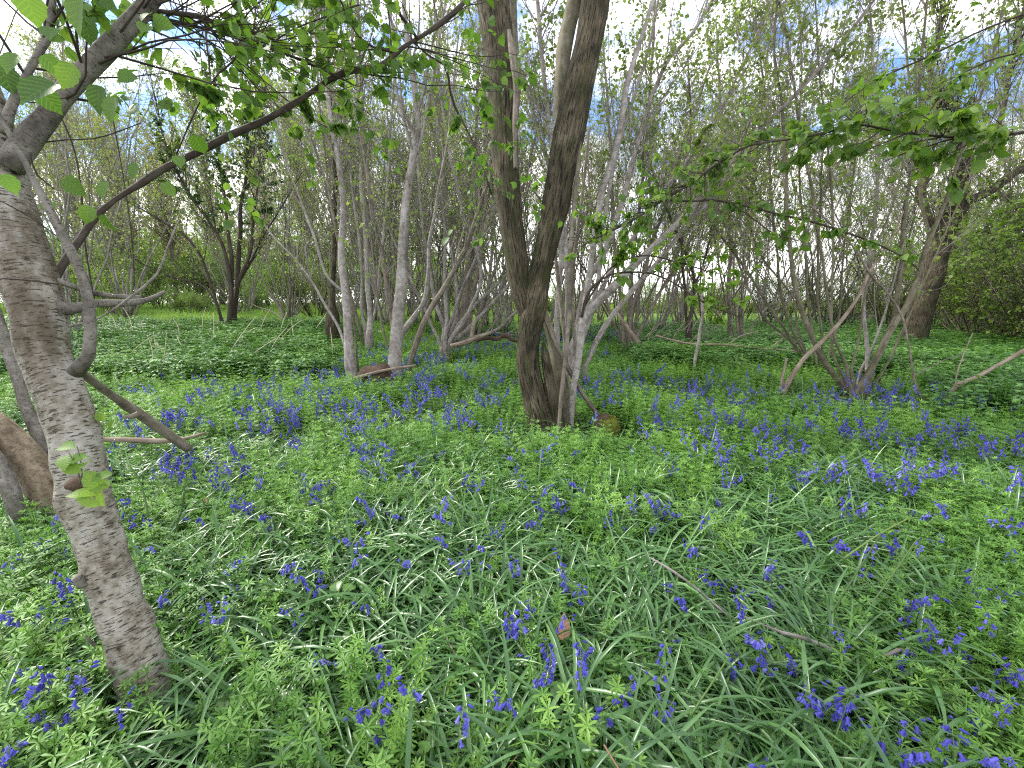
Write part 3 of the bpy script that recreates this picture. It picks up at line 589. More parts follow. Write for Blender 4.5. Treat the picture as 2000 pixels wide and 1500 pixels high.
# ivy-clad stool in the nettles, left
root, PR = coppice('ivy_clad_tree', 'dark multi-stemmed tree wrapped in ivy standing at the edge of the nettles', [
    [(438, 640, 6), (420, 580, 6), (405, 535, 6), (387, 493, 6), (357, 457, 5), (303, 424, 4), (240, 390, 3)],
    [(447, 642, 10), (450, 550, 9), (438, 490, 7), (426, 460, 7), (411, 436, 6), (366, 370, 6), (330, 300, 5), (300, 180, 4)],
    [(450, 642, 10), (453, 520, 9), (447, 460, 7), (441, 400, 6), (429, 310, 6), (415, 200, 5), (400, 40, 4)],
    [(456, 642, 10), (465, 529, 10), (468, 460, 9), (471, 400, 8), (480, 355, 7), (483, 280, 6), (490, 150, 5), (500, 10, 4)],
    [(459, 600, 7), (470, 540, 7), (489, 490, 6), (495, 430, 5), (504, 355, 5), (507, 265, 4), (516, 100, 4)],
    [(456, 640, 5), (465, 560, 5), (489, 514, 5), (508, 474, 4), (540, 420, 3), (570, 370, 3)],
    [(432, 642, 4), (424, 600, 4), (398, 560, 4), (350, 545, 3), (310, 530, 3)]],
    12.0, B_TWIG, LF_MID, extra=130, twigs=800, leafN=2300, lsize=(.05, .09), seed=5, twigmat=B_TWIG, branch_len=(.7, 2.4))
r5 = np.random.default_rng(31); iv = MB()
ist = sprout([(P[int(len(P) * .35):int(len(P) * .8)], R[int(len(P) * .35):int(len(P) * .8)]) for P, R in PR[1:5]], 300, (.2, 1.1), (.5, 1.5), (0, 1), .1, 5, .3, .4, r=r5)
leaf_on(ist, 5600, (.05, .09), 'mid', iv, r=r5); part('ivy', iv, LF_IVY, root)
coppice('cut_sapling', 'small bare V of cut shoots standing in the meadow beyond the nettles', [
    [(556, 640, 6), (552, 615, 6), (545, 598, 5), (536, 580, 4)], [(562, 640, 5), (563, 610, 4), (567, 574, 4)], [(565, 638, 3), (575, 620, 3), (594, 595, 3)], [(556, 630, 3), (535, 610, 3), (505, 600, 2)]],
    13, B_BROWN, None, cat='sapling', ext=.1)

# stool to the right ------------------------------------------------------------------------
coppice('hazel_coppice', 'broad vase of greenish poles on one stool beside the long leaning dead pole', [
    ([(1660, 770, 17), (1647, 755, 15), (1607, 700, 12), (1587, 660, 11), (1567, 610, 11), (1550, 550, 10), (1543, 483, 9), (1537, 417, 8), (1537, 350, 7), (1527, 210, 6), (1513, 105, 6), (1517, 0, 5)], {}),
    [(1664, 768, 10), (1657, 745, 8), (1653, 713, 7), (1633, 667, 6), (1620, 610, 6), (1607, 517, 6), (1590, 417, 6), (1583, 350, 6), (1559, 227, 5), (1541, 105, 5), (1520, 0, 4)],
    [(1660, 765, 7), (1650, 743, 6), (1627, 683, 5), (1623, 583, 5), (1627, 483, 5), (1622, 350, 5), (1612, 250, 4), (1600, 120, 4), (1590, -10, 3)],
    [(1672, 768, 10), (1667, 745, 8), (1665, 715, 6), (1677, 667, 5), (1690, 583, 5), (1705, 500, 5), (1740, 410, 4), (1765, 320, 4)],
    ([(1676, 772, 20), (1688, 745, 17), (1713, 700, 15), (1737, 650, 14), (1767, 600, 13), (1787, 550, 12), (1807, 483, 11), (1830, 433, 10), (1857, 367, 8), (1884, 280, 7), (1925, 160, 6), (1960, 20, 5)], {'d': -.1}),
    ([(1690, 770, 17), (1700, 730, 14), (1720, 683, 13), (1747, 617, 12), (1760, 533, 11), (1763, 467, 10), (1770, 400, 9), (1777, 350, 8), (1792, 240, 7), (1800, 100, 6), (1812, -10, 5)], {'d': .05}),
    ([(1694, 762, 10), (1694, 717, 10), (1693, 667, 9), (1687, 600, 8), (1690, 550, 8), (1697, 483, 8), (1710, 417, 8), (1715, 350, 7), (1716, 280, 7), (1706, 180, 6), (1700, 60, 5), (1698, -20, 4)], {'bark': B_POLE, 'd': .1}),
    ([(1672, 765, 8), (1680, 725, 7), (1700, 690, 6), (1727, 617, 5), (1745, 550, 4)], {'bark': B_POLE, 'd': .2}),
    ([(1809, 478, 9), (1813, 455, 8), (1800, 400, 8), (1797, 350, 8), (1790, 300, 7), (1783, 245, 6), (1776, 150, 5), (1769, 70, 5), (1760, -10, 4)], {'root': False, 'd': .3}),
    [(1700, 765, 6), (1740, 700, 5), (1765, 640, 5), (1800, 560, 4), (1850, 450, 4), (1900, 330, 3)]],
    5.4, B_GREEN, LF_MID, extra=190, twigs=1100, leafN=3600, lsize=(.035, .06), seed=6, branch_len=(.5, 1.8), twigmat=B_GREY)
coppice('hazel_coppice', 'thin raking stool just behind the vase of greenish poles', [
    [(1590, 735, 8), (1583, 722, 7), (1547, 670, 7), (1500, 627, 5), (1480, 597, 5), (1460, 557, 4), (1430, 480, 3)],
    [(1586, 735, 8), (1567, 697, 7), (1533, 643, 6), (1490, 580, 5), (1443, 507, 5), (1407, 460, 4), (1380, 420, 3)],
    [(1592, 735, 7), (1587, 717, 6), (1550, 650, 6), (1523, 567, 6), (1517, 483, 5), (1507, 383, 5), (1500, 250, 4), (1480, 80, 4)],
    [(1590, 735, 6), (1557, 643, 5), (1547, 577, 4), (1487, 500, 4), (1460, 423, 4), (1440, 330, 3)],
    [(1598, 735, 6), (1592, 690, 6), (1580, 600, 5), (1572, 480, 5), (1560, 330, 4), (1565, 150, 4), (1560, 0, 3)],
    [(1604, 735, 6), (1606, 680, 5), (1598, 560, 5), (1600, 430, 4), (1608, 280, 4), (1640, 100, 3)],
    [(1610, 732, 6), (1620, 680, 5), (1640, 600, 5), (1650, 480, 4), (1665, 350, 4), (1680, 200, 3)]],
    7.0, B_GREEN, LF_MID, extra=150, twigs=900, leafN=3000, lsize=(.04, .065), seed=7, branch_len=(.6, 2.0))
coppice('hazel_coppice', 'upright thicket stool of thin straight rods behind the dead hanging branch', [
    [(1425, 668, 8), (1424, 600, 8), (1423, 550, 8), (1427, 483, 7), (1420, 400, 6), (1410, 250, 5), (1400, 80, 4)],
    [(1443, 668, 5), (1436, 600, 5), (1433, 550, 4), (1437, 450, 4), (1450, 300, 4), (1452, 120, 3)],
    [(1450, 668, 5), (1451, 600, 5), (1450, 550, 4), (1460, 430, 4), (1480, 280, 4), (1500, 100, 3)],
    [(1437, 668, 5), (1420, 600, 4), (1405, 520, 4), (1390, 430, 4), (1370, 280, 3)],
    [(1456, 668, 4), (1470, 635, 4), (1490, 610, 4), (1510, 590, 3)],
    [(1430, 668, 4), (1410, 625, 4), (1380, 590, 4), (1350, 540, 3)],
    [(1447, 668, 5), (1447, 590, 4), (1462, 500, 4), (1470, 400, 4), (1468, 250, 3)]],
    10.5, B_BROWN, LF_MID, extra=130, twigs=800, leafN=3000, lsize=(.05, .08), seed=8, branch_len=(.7, 2.4))
coppice('crooked_tree', 'small dark crooked tree rising over the heap of dead brushwood', [
    [(1347, 662, 10), (1345, 630, 9), (1352, 600, 8), (1356, 570, 7), (1354, 535, 7), (1340, 495, 6), (1315, 440, 5), (1290, 380, 4), (1265, 300, 4), (1262, 200, 3)],
    [(1342, 650, 7), (1339, 600, 6), (1339, 563, 6), (1332, 500, 5), (1335, 420, 5), (1350, 300, 4), (1345, 150, 4)],
    [(1356, 570, 5), (1372, 520, 4), (1390, 450, 4), (1395, 350, 3)]],
    9.5, B_TWIG, LF_MID, extra=80, twigs=500, leafN=1800, lsize=(.045, .07), seed=9)
coppice('dead_sapling', 'pale dead standing sapling with crooked top in front of the brushwood heap', [
    [(1356, 722, 7), (1358, 700, 7), (1363, 670, 7), (1366, 640, 6), (1371, 617, 6), (1370, 577, 5), (1376, 540, 4), (1368, 500, 3)]], 6.6, B_POLE, None, cat='sapling', ext=.2)
coppice('hazel_coppice', 'reddish brown clump of dead and live rods over a mossy foot beyond the bluebells', [
    [(1226, 672, 16), (1229, 640, 13), (1231, 590, 11), (1232, 550, 9), (1240, 470, 8), (1252, 380, 7), (1262, 260, 6), (1275, 100, 5), (1280, -10, 4)],
    [(1236, 672, 9), (1243, 620, 8), (1250, 560, 7), (1275, 470, 6), (1300, 400, 6), (1330, 300, 5), (1380, 150, 4)],
    [(1220, 672, 9), (1214, 620, 8), (1210, 560, 7), (1200, 480, 6), (1196, 380, 6), (1190, 250, 5), (1180, 100, 4)],
    [(1240, 672, 8), (1262, 620, 7), (1290, 570, 6), (1330, 500, 5), (1375, 430, 4)],
    [(1230, 672, 7), (1236, 600, 7), (1262, 530, 6), (1270, 450, 5), (1268, 330, 4)],
    [(1216, 672, 6), (1195, 620, 6), (1180, 570, 5), (1160, 480, 5), (1150, 350, 4)]],
    10.0, B_BROWN, LF_MID, extra=120, twigs=700, leafN=2300, lsize=(.045, .075), seed=10, branch_len=(.7, 2.4))
coppice('hazel_coppice', 'stool of long pale poles raking steeply away from behind the forked tree', [
    [(1100, 735, 18), (1125, 660, 18), (1150, 611, 18), (1203, 558, 17), (1257, 502, 14), (1310, 451, 12), (1353, 403, 11), (1410, 335, 10), (1468, 270, 9), (1545, 196, 9), (1597, 136, 8), (1650, 77, 7), (1712, -5, 6)],
    [(1142, 722, 11), (1150, 700, 10), (1166, 665, 11), (1195, 617, 11), (1230, 571, 10), (1262, 537, 9), (1330, 455, 7), (1400, 370, 6), (1450, 270, 5)],
    [(1110, 735, 12), (1130, 620, 12), (1150, 545, 12), (1171, 510, 12), (1190, 467, 11), (1222, 366, 10), (1245, 280, 9), (1297, 133, 8), (1350, 70, 7), (1395, -5, 6)],
    [(1120, 730, 10), (1160, 600, 10), (1203, 507, 9), (1230, 475, 9), (1262, 422, 8), (1330, 330, 7), (1400, 230, 6), (1480, 60, 5)],
    [(1090, 735, 12), (1088, 640, 11), (1095, 500, 10), (1090, 380, 10), (1072, 250, 9), (1060, 130, 8), (1048, -10, 7)],
    [(1105, 735, 12), (1108, 640, 12), (1110, 540, 11), (1098, 420, 9), (1065, 300, 7), (1035, 200, 6)],
    [(1112, 735, 10), (1140, 640, 9), (1165, 560, 8), (1180, 440, 8), (1205, 300, 7), (1260, 120, 6), (1290, -10, 5)]],
    5.6, B_POLE, LF_MID, extra=150, twigs=1000, leafN=3400, lsize=(.035, .06), seed=11, branch_len=(.6, 2.0))

# old oak at the right
rootO, PRO = coppice('oak_tree', 'big dark oak with a thick crooked trunk behind the greenish pole stool', [
    ([(1778, 705, 74), (1784, 660, 58), (1802, 600, 53), (1832, 500, 48), (1862, 410, 43), (1882, 330, 34), (1862, 270, 18), (1838, 220, 13), (1822, 150, 10), (1840, 40, 8)], {'lean': .3}),
    ([(1850, 445, 22), (1885, 405, 22), (1925, 380, 21), (1970, 345, 19), (2030, 318, 17), (2120, 250, 14), (2200, 120, 10)], {'root': False, 'd': 0, 'lean': -.3}),
    ([(1840, 480, 14), (1815, 410, 18), (1800, 370, 22), (1815, 335, 18), (1790, 300, 12), (1760, 260, 9), (1700, 240, 7)], {'root': False, 'lean': .3}),
    ([(1875, 350, 16), (1920, 290, 14), (1960, 210, 11), (1980, 100, 9), (2010, 0, 7)], {'root': False, 'lean': -.4}),
    ([(1846, 470, 10), (1900, 450, 8), (1960, 455, 6), (2020, 440, 5)], {'root': False})],
    10.5, B_DARK, LF_MID, extra=230, twigs=1400, leafN=6500, lsize=(.05, .085), seed=12, twigmat=B_TWIG, branch_len=(.8, 3.0), k_wob=.05, part_name='limb', lt=(.25, 1))

# overhanging hazel rooted beyond the right edge of the view ---------------------------------
def overhang():
    root = thing('hazel_tree', (6.0, 3.0, float(gz(6.0, 3.0))), 'hazel reaching in long leafy boughs of round bright leaves across the greenish poles', 'tree')
    tr = catmull(np.array([(6.0, 3.0, -.05, .11), (5.7, 3.0, 1.0, .09), (5.2, 2.9, 2.4, .075), (4.9, 2.8, 3.8, .06), (4.5, 2.8, 5.5, .03)]), 50)
    part('trunk', tubes(MB(), tr[:, :3], tr[:, 3], 16, disp_soft), B_LIMB, root)
    t = [([(2130, 150, 14), (2060, 235, 9), (2000, 259, 7), (1895, 268, 6), (1825, 266, 5), (1755, 259, 4), (1678, 245, 4), (1615, 259, 4), (1545, 271, 4), (1500, 277, 4), (1457, 287, 4), (1405, 318, 4), (1342, 364, 5), (1300, 388, 5), (1257, 419, 4), (1217, 441, 4), (1177, 459, 3), (1135, 480, 2)], 2.9, 3.6),
         ([(2130, 150, 12), (2200, 60, 8), (2050, 15, 5), (2000, 28, 5), (1912, 63, 4), (1825, 105, 4), (1755, 136, 4), (1702, 163, 3), (1650, 200, 2)], 2.9, 3.5),
         ([(2140, 130, 8), (2050, 70, 5), (2000, 100, 4), (1930, 120, 4), (1860, 160, 4), (1814, 224, 3), (1790, 280, 2)], 2.9, 3.3),
         ([(1310, 390, 5), (1347, 393, 4), (1390, 391, 4), (1430, 397, 4), (1470, 407, 4), (1550, 426, 4), (1600, 437, 4), (1700, 470, 4), (1767, 503, 3), (1797, 530, 2)], 3.45, 3.9),
         ([(1430, 397, 3), (1475, 430, 3), (1510, 455, 3), (1560, 470, 2)], 3.5, 3.5)]
    br = []
    for n_, (pts, a, b) in enumerate(t):
        P, R = trace(pts, a, b, n=80, wob=.006)
        if n_ < 3:
            Q = catmull(np.vstack([tr[33, :4], [*at(2160, 140, 3.0), .025], [*P[0], R[0]]]), 14); P = np.vstack([Q[:-1, :3], P]); R = np.concatenate([Q[:-1, 3], R])
        part('bough', tubes(MB(), P, R, 8), B_TWIG, root); br.append((P, R))
    r = np.random.default_rng(77)
    mb = MB(); main = (br[0][0][20:], br[0][1][20:])
    a = sprout([main], 120, (.12, .62), (.4, 1.25), (0.03, 1), .0, 6, .6, .3, r=r); a2 = sprout([br[3], br[4]], 30, (.08, .3), (.4, 1.1), (.1, .95), 0, 5, .6, .3, r=r); a3 = sprout([br[1], br[2]], 60, (.1, .5), (.4, 1.1), (.3, 1), .05, 5, .6, .3, r=r)
    for q in (a, a2, a3): tubes(mb, q[0], q[1], 4, caps=False)
    part('twigwork', mb, B_TWIG, root)
    lm = MB(); nr = to_px(a[0][:, 0])[0] > 1560; leaf_on((a[0][nr], a[1][nr]), 430, (.055, .088), 'hi', lm, r=r, flat=.3, droop=.8, off=.4); leaf_on((a[0][~nr], a[1][~nr]), 620, (.032, .058), 'hi', lm, r=r, flat=.4, droop=.7, off=.3); leaf_on(a2, 120, (.05, .08), 'hi', lm, r=r, droop=.5); leaf_on(a3, 150, (.045, .07), 'hi', lm, r=r, droop=.5)
    part('foliage', lm, LF_HAZEL, root)
overhang()

# ------------------------------------------------------------------ poles, sticks and stumps
def stick(name, label, pts, d0, d1, mat=B_DEAD, cat='stick', k=10, kids=(), group=None, n=None, disp=True):
    P, R = trace(pts, d0, d1, n=n, wob=.004)
    root = thing(name, P[0], label, cat, group)
    part('pole', tubes(MB(), P, R, k, disp_soft if disp else None), mat, root)
    for q, a, b in kids:
        P, R = trace(q, a, b, wob=.003); part('side_shoot', tubes(MB(), P, R, 6), mat, root)
    return root
stick('cut_pole', 'straight brown cut pole slanting down from the pale flecked trunk into the bluebells', [(120, 700, 20), (165, 733, 20), (215, 770, 20), (268, 806, 21), (320, 843, 21), (369, 877, 20)], 2.0, 2.85, B_BROWN, 'pole', 14, [([(272, 808, 14), (255, 813, 10), (241, 812, 5)], 2.4, 2.35)])
stick('fallen_stick', 'short pale stick lying under the slanting brown cut pole', [(150, 852, 11), (203, 857, 11), (245, 858, 11), (332, 861, 9), (400, 846, 6)], 2.9, 3.05)
stick('fallen_stick', 'bent pale stick lying across the foot of the two stout grey poles', [(633, 756, 5), (673, 745, 7), (715, 733, 7), (750, 724, 6), (790, 717, 5), (812, 715, 4)], 5.9, 6.0)
stick('leaning_stick', 'thin brown pole propped from the dark forked tree down to the mossy stump', [(1060, 610, 5), (1083, 667, 8), (1117, 733, 9), (1143, 777, 9), (1175, 818, 10)], 3.95, 4.05, B_BROWN, 'pole')
stick('dead_pole', 'long bare dead pole leaning into the vase of greenish poles', [(1528, 770, 13), (1547, 733, 10), (1573, 697, 9), (1600, 673, 9), (1643, 627, 8), (1677, 577, 8), (1697, 533, 7), (1720, 500, 6), (1743, 460, 5), (1765, 410, 4)], 5.0, 5.35, B_DEAD, 'pole')
stick('dead_stake', 'short bare stake upright beside the foot of the long dead pole', [(1525, 768, 8), (1529, 735, 6), (1537, 700, 5)], 5.05, 5.05, B_DEAD)
stick('arching_branch', 'thin dark branch arching over from the greenish poles down to the ground', [(1807, 795, 4), (1790, 755, 5), (1783, 733, 5), (1775, 680, 5), (1760, 617, 5), (1733, 573, 5), (1700, 537, 5), (1667, 483, 4), (1617, 433, 3), (1580, 400, 2)], 4.6, 5.1, B_BROWN, 'branch', kids=[([(1784, 735, 3), (1830, 710, 2), (1880, 690, 2)], 4.7, 4.9)])
stick('fallen_branch', 'pale crooked branch propped off the ground at the far right of the bluebells', [(1842, 795, 9), (1855, 770, 9), (1869, 752, 11), (1885, 745, 9), (1913, 733, 9), (1965, 705, 9), (2000, 685, 9), (2080, 640, 8), (2160, 590, 6)], 4.5, 4.6, B_DEAD, 'branch', 14,
      [([(1865, 755, 4), (1872, 720, 3), (1900, 650, 2)], 4.5, 4.7), ([(1910, 735, 4), (1940, 760, 3), (1965, 780, 2)], 4.5, 4.6)])
stick('fallen_branch', 'long low dead branch stretched level above the dark green nettles', [(1280, 655, 3), (1320, 666, 4), (1358, 673, 4), (1417, 674, 4), (1497, 682, 4), (1545, 685, 4), (1600, 700, 2)], 8.3, 7.4, B_DEAD, 'branch', 6, [([(1420, 674, 3), (1450, 655, 2), (1480, 648, 2)], 8, 8), ([(1500, 682, 3), (1530, 660, 3), (1512, 650, 2)], 7.8, 7.8)])
stick('broken_pole', 'straight brown broken pole leaning against the mossy foot of the reddish clump', [(1250, 672, 8), (1225, 638, 7), (1203, 609, 6)], 9.3, 9.6, B_DEAD, 'pole')
stick('fallen_twig', 'crooked grey brown twig lying over bluebell leaves in the right foreground', [(1455, 1204, 5), (1495, 1224, 6), (1524, 1236, 7), (1565, 1246, 8), (1605, 1260, 9), (1630, 1275, 8), (1660, 1290, 9), (1697, 1296, 10), (1718, 1284, 9), (1745, 1272, 9), (1778, 1262, 10), (1790, 1272, 5)], 1.36, 1.36, B_GREY, 'twig', 10, [([(1780, 1262, 6), (1772, 1252, 5)], 1.36, 1.34)])
stick('fallen_twig', 'thin straight twig half buried in goosegrass above the crooked one', [(1268, 1088, 3), (1300, 1106, 4), (1345, 1136, 4), (1398, 1180, 4), (1420, 1200, 3)], 1.62, 1.5, B_GREY, 'twig', 8)
stick('fallen_twig', 'small dry twig sloping through the leaves near the brown dead leaf', [(855, 1190, 2), (870, 1250, 3), (905, 1310, 3), (955, 1385, 3)], 1.45, 1.2, B_DEAD, 'twig', 6)
stick('fallen_stick', 'small pale upright stick beside the second mossy lump', [(1250, 832, 6), (1262, 850, 9), (1270, 866, 8)], 3.9, 3.85, B_DEAD)
stick('fallen_log', 'twisted reddish log lying in front of the raking low poles', [(930, 668, 4), (950, 660, 7), (972, 662, 8), (985, 655, 9), (1000, 664, 7), (1012, 668, 4)], 8.0, 8.0, B_ROT, 'log', 10)
stick('fallen_branch', 'bleached branch curving out from the foot of the raking low poles', [(880, 676, 9), (905, 670, 10), (925, 662, 9), (945, 655, 7), (958, 650, 5)], 7.9, 7.9, B_DEAD, 'branch', 10, [([(922, 660, 7), (924, 640, 8), (930, 620, 6)], 7.9, 8.0)])

def lump(mb, c, r, f=12, amp=.25, seed=1, k=28, top=None):
    u, v = np.meshgrid(np.linspace(0, 2 * math.pi, k + 1)[:-1], np.linspace(0.02, math.pi - .02, k // 2 + 1))
    D = np.stack([np.sin(v) * np.cos(u), np.sin(v) * np.sin(u), np.cos(v)], -1)
    P = D * np.asarray(r); a = SNoise(f, 9, seed); b = SNoise(f * 3, 9, seed + 1)
    P = P * (1 + amp * a(P) + amp * .5 * b(P))[..., None]
    V = P + np.asarray(c); h = k // 2 + 1
    i, j = np.meshgrid(np.arange(k), np.arange(h - 1)); F = np.stack([j * k + i, j * k + (i + 1) % k, (j + 1) * k + (i + 1) % k, (j + 1) * k + i], -1).reshape(-1, 4)
    mb.add(V.reshape(-1, 3), F, None, V.reshape(-1, 3)); return V
def moss_fuzz(mb, V, n, s, r):
    P = V.reshape(-1, 3); i = r.integers(0, len(P), n); c = P.mean(0); d = nrm(P[i] - c + rvec(n, r) * .03)
    leaves(mb, P[i] + rvec(n, r) * .004, nrm(d + rvec(n, r) * .5), rvec(n, r), r.uniform(s * .6, s * 1.3, n), 'narrow')
LF_MOSS = leaf_mat('moss_leaf', [(.07, .08, .012), (.16, .18, .03), (.30, .30, .06)], .3, .8, .1)
rs = np.random.default_rng(3)
c = at(1181, 838, 3.95); root = thing('mossy_stump', (c[0], c[1], gz(c[0], c[1])), 'small rotten stump with bright moss at the foot of the propped thin pole', 'stump')
mb = MB(); lump(mb, (c[0], c[1], c[2] - .05), (.10, .09, .19), 14, .3, 5, 36); part('rotten_wood', mb, B_ROT, root)
mb = MB(); Vm = lump(mb, (c[0] + .025, c[1] - .045, c[2] + .01), (.095, .08, .115), 16, .28, 9, 36); part('moss_cushion', mb, M_MOSS, root)
mb = MB(); moss_fuzz(mb, Vm, 1500, .016, rs); part('moss_shoots', mb, LF_MOSS, root, False)
mb = MB()
for q in range(9):
    b_ = c + np.array([rs.uniform(-.03, .07), rs.uniform(-.03, .03), .02]); e = b_ + np.array([rs.uniform(-.02, .05), 0, rs.uniform(.06, .12)])
    tubes(mb, np.linspace(b_, e, 5), np.linspace(.014, .004, 5), 6, disp_soft)
part('splinters', mb, B_BROWN, root)
c = at(1245, 862, 3.8); root = thing('mossy_stump', (c[0], c[1], gz(c[0], c[1])), 'low mossy lump nearly sunk in goosegrass beside the small pale upright stick', 'stump')
mb = MB(); Vm = lump(mb, (c[0], c[1], c[2] - .03), (.085, .06, .07), 14, .3, 15, 30); part('moss_cushion', mb, M_MOSS, root)
mb = MB(); moss_fuzz(mb, Vm, 900, .016, rs); part('moss_shoots', mb, LF_MOSS, root, False)
c = at(735, 738, 6.15); root = thing('rotten_stump', (c[0], c[1], gz(c[0], c[1])), 'dark rotten stump between the two stout grey poles', 'stump')
mb = MB(); lump(mb, (c[0], c[1], c[2] + .0), (.26, .16, .2), 8, .35, 25, 36); part('rotten_wood', mb, B_ROT, root)
c = at(1333, 678, 8.6); mb = MB(); lump(mb, c, (.16, .12, .12), 9, .4, 33, 30); solo('root_plate', mb, B_ROT, 'dark broken root lump in the brushwood under the crooked tree', 'root lump', origin=c)
c = at(1098, 1228, 1.38); mb = MB(); leaves(mb, (c - np.array([0, 0, .04]))[None], np.array([[.12, .0, 1.0]]), np.array([[.2, -1, .2]]), np.array([.085]), 'mid', wid=.62); solo('dead_leaf', mb, G_DRYLEAF, 'dry pinkish brown dead leaf caught upright among the bluebells', 'leaf', origin=c)

# brushwood under the crooked tree: single dead twigs one can follow
for q in range(16):
    x = rs.uniform(1255, 1400); y = rs.uniform(640, 676); a = rs.uniform(-1.2, 1.2); l_ = rs.uniform(25, 70)
    pts = [(x, y, 2.0), (x + l_ * .5 * math.cos(a), y - abs(l_ * .5 * math.sin(a)) + rs.uniform(-9, 9), 1.6), (x + l_ * math.cos(a), y - abs(l_ * math.sin(a)) * .8, 1.0)]
    d = rs.uniform(8.2, 9.2); P, R = trace(pts, d, d + .2, wob=.01)
    solo('dead_twig', tubes(MB(), P, R, 5), B_BROWN, 'bare dead twig in the brushwood heap under the crooked tree', 'twig', 'dead twigs in the brushwood heap', origin=P[0])
# dry stalks of last year's cow parsley over the nettles
for x, y, x1, y1 in [(298, 720, 288, 655), (315, 700, 300, 650), (312, 735, 325, 650), (325, 705, 306, 668), (232, 712, 300, 655), (440, 690, 500, 618), (455, 712, 540, 660), (540, 660, 590, 625), (415, 670, 417, 610), (395, 640, 402, 600), (262, 650, 240, 600),
                      (200, 640, 215, 600), (545, 645, 560, 610), (470, 655, 500, 640), (575, 655, 570, 625), (350, 660, 338, 622), (230, 640, 205, 605), (520, 690, 560, 640), (650, 690, 645, 640), (505, 640, 530, 600), (180, 645, 168, 610), (610, 640, 640, 610), (370, 690, 345, 655)]:
    d = float(np.interp(y, [600, 640, 680, 735], [14, 10.5, 8, 6])); P, R = trace([(x, y + 12, 1.7), ((x + x1) / 2 + rs.uniform(-5, 5), (y + y1) / 2, 1.5), (x1, y1, 1.0)], d, d + .1)
    solo('dry_stalk', tubes(MB(), P, np.maximum(R, .0035), 5), G_STRAW, 'straw coloured dead stalk standing crooked in the nettles', 'stalk', 'dry stalks standing in the nettles', origin=P[0])
for x, y, x1, y1, d in [(1700, 1180, 1790, 1050, 1.5), (1590, 1250, 1720, 1040, 1.45), (2000, 1335, 1800, 1330, 1.2), (1650, 1090, 1780, 1010, 1.7), (1310, 930, 1265, 870, 2.7), (290, 1010, 250, 905, 1.9), (360, 960, 340, 1040, 1.7), (1350, 1400, 1420, 1290, 1.15)]:
    P, R = trace([(x, y, 4.5), ((x + x1) / 2 + 6, (y + y1) / 2 - 8, 4), (x1, y1, 3)], d, d + .05, wob=.004)
    solo('pale_stem', tubes(MB(), P, R, 6), G_STEM, 'smooth yellow green flower stem lying over the bluebell leaves', 'stem', 'yellow green stems lying over the leaves', origin=P[0])

# ------------------------------------------------------------------ trees and bushes behind
def bulk_tree(name, seed, nst, h, spread, rad, nb, ntw, nlf, lsize, bark, fol, tw, bl=(1, 3.2), single=False, low=.25, link_loc=(0, 0), label='', cat='tree', group=None):
    r = np.random.default_rng(seed); n = 12
    a = r.uniform(0, 6.28, nst); sp = r.uniform(.25, 1, nst) * spread; hh = h * r.uniform(.7, 1, nst)
    t = np.linspace(0, 1, n)
    b = np.stack([np.cos(a), np.sin(a)], -1)
    P = np.zeros((nst, n, 3)); P[:, :, :2] = b[:, None] * (r.uniform(.05, .25, nst)[:, None] * (0 if single else 1) + sp[:, None] * (t ** 1.0))[..., None]
    P[:, :, 2] = hh[:, None] * (t ** 0.92) * (1 - .1 * (sp / max(spread, .1))[:, None]) - .1
    P += np.cumsum(r.normal(size=P.shape) * .035 * h / n * 2.6, 1) * (t > 0)[None, :, None]
    R = (rad * r.uniform(.5, 1, nst))[:, None] * (1 - .82 * t)[None]
    root = thing(name, (0, 0, 0), label, cat, group)
    for q in range(nst): part('trunk' if single else 'stem', tubes(MB(), P[q], R[q], 7), bark, root)
    mb = MB(); A = sprout((P, R), nb, bl, (.3, .9), (low, 1), .3, 7, .4, .25, r=r, rmax=.05); B = sprout(A, ntw, (.3, 1.1), (.4, 1.1), (.1, 1), .12, 5, .5, .35, r=r)
    tubes(mb, A[0], A[1], 5, caps=False); B = (B[0], np.maximum(B[1], .0025)); tubes(mb, B[0], B[1], 3, caps=False); part('branchwork', mb, tw, root)
    lm = MB(); leaf_on(B, nlf, lsize, 'far', lm, r=r); part('foliage', lm, fol, root)
    return root
GRP = 'slender coppiced trees filling the wood behind'
protos = [bulk_tree('coppiced_tree', 201, 15, 9.0, 4.0, .036, 130, 2600, 6800, (.035, .065), B_POLE, LF_PALE, B_GREY, label='slender grey many-stemmed tree deep in the wood', group=GRP),
          bulk_tree('coppiced_tree', 202, 12, 10.0, 3.8, .04, 130, 2600, 6800, (.035, .065), B_POLE, LF_PALE, B_GREY, label='slender silvery many-stemmed tree deep in the wood', group=GRP),
          bulk_tree('coppiced_tree', 203, 15, 8.5, 4.8, .036, 140, 2700, 7200, (.035, .065), B_BROWN, LF_MID, B_GREY, label='slender brown many-stemmed tree deep in the wood', group=GRP)]
tall = [bulk_tree('tall_tree', 211, 1, 14, .6, .24, 120, 3200, 12500, (.08, .14), B_BROWN, LF_OLIVE, B_GREY, bl=(2, 6), single=True, label='tall tree with yellow young leaves beyond the meadow', group='tall trees beyond the meadow'),
        bulk_tree('tall_tree', 212, 1, 16, .8, .3, 130, 3200, 13000, (.08, .14), B_BROWN, LF_PALE, B_GREY, bl=(2, 6), single=True, label='tall tree with pale green young leaves beyond the meadow', group='tall trees beyond the meadow')]
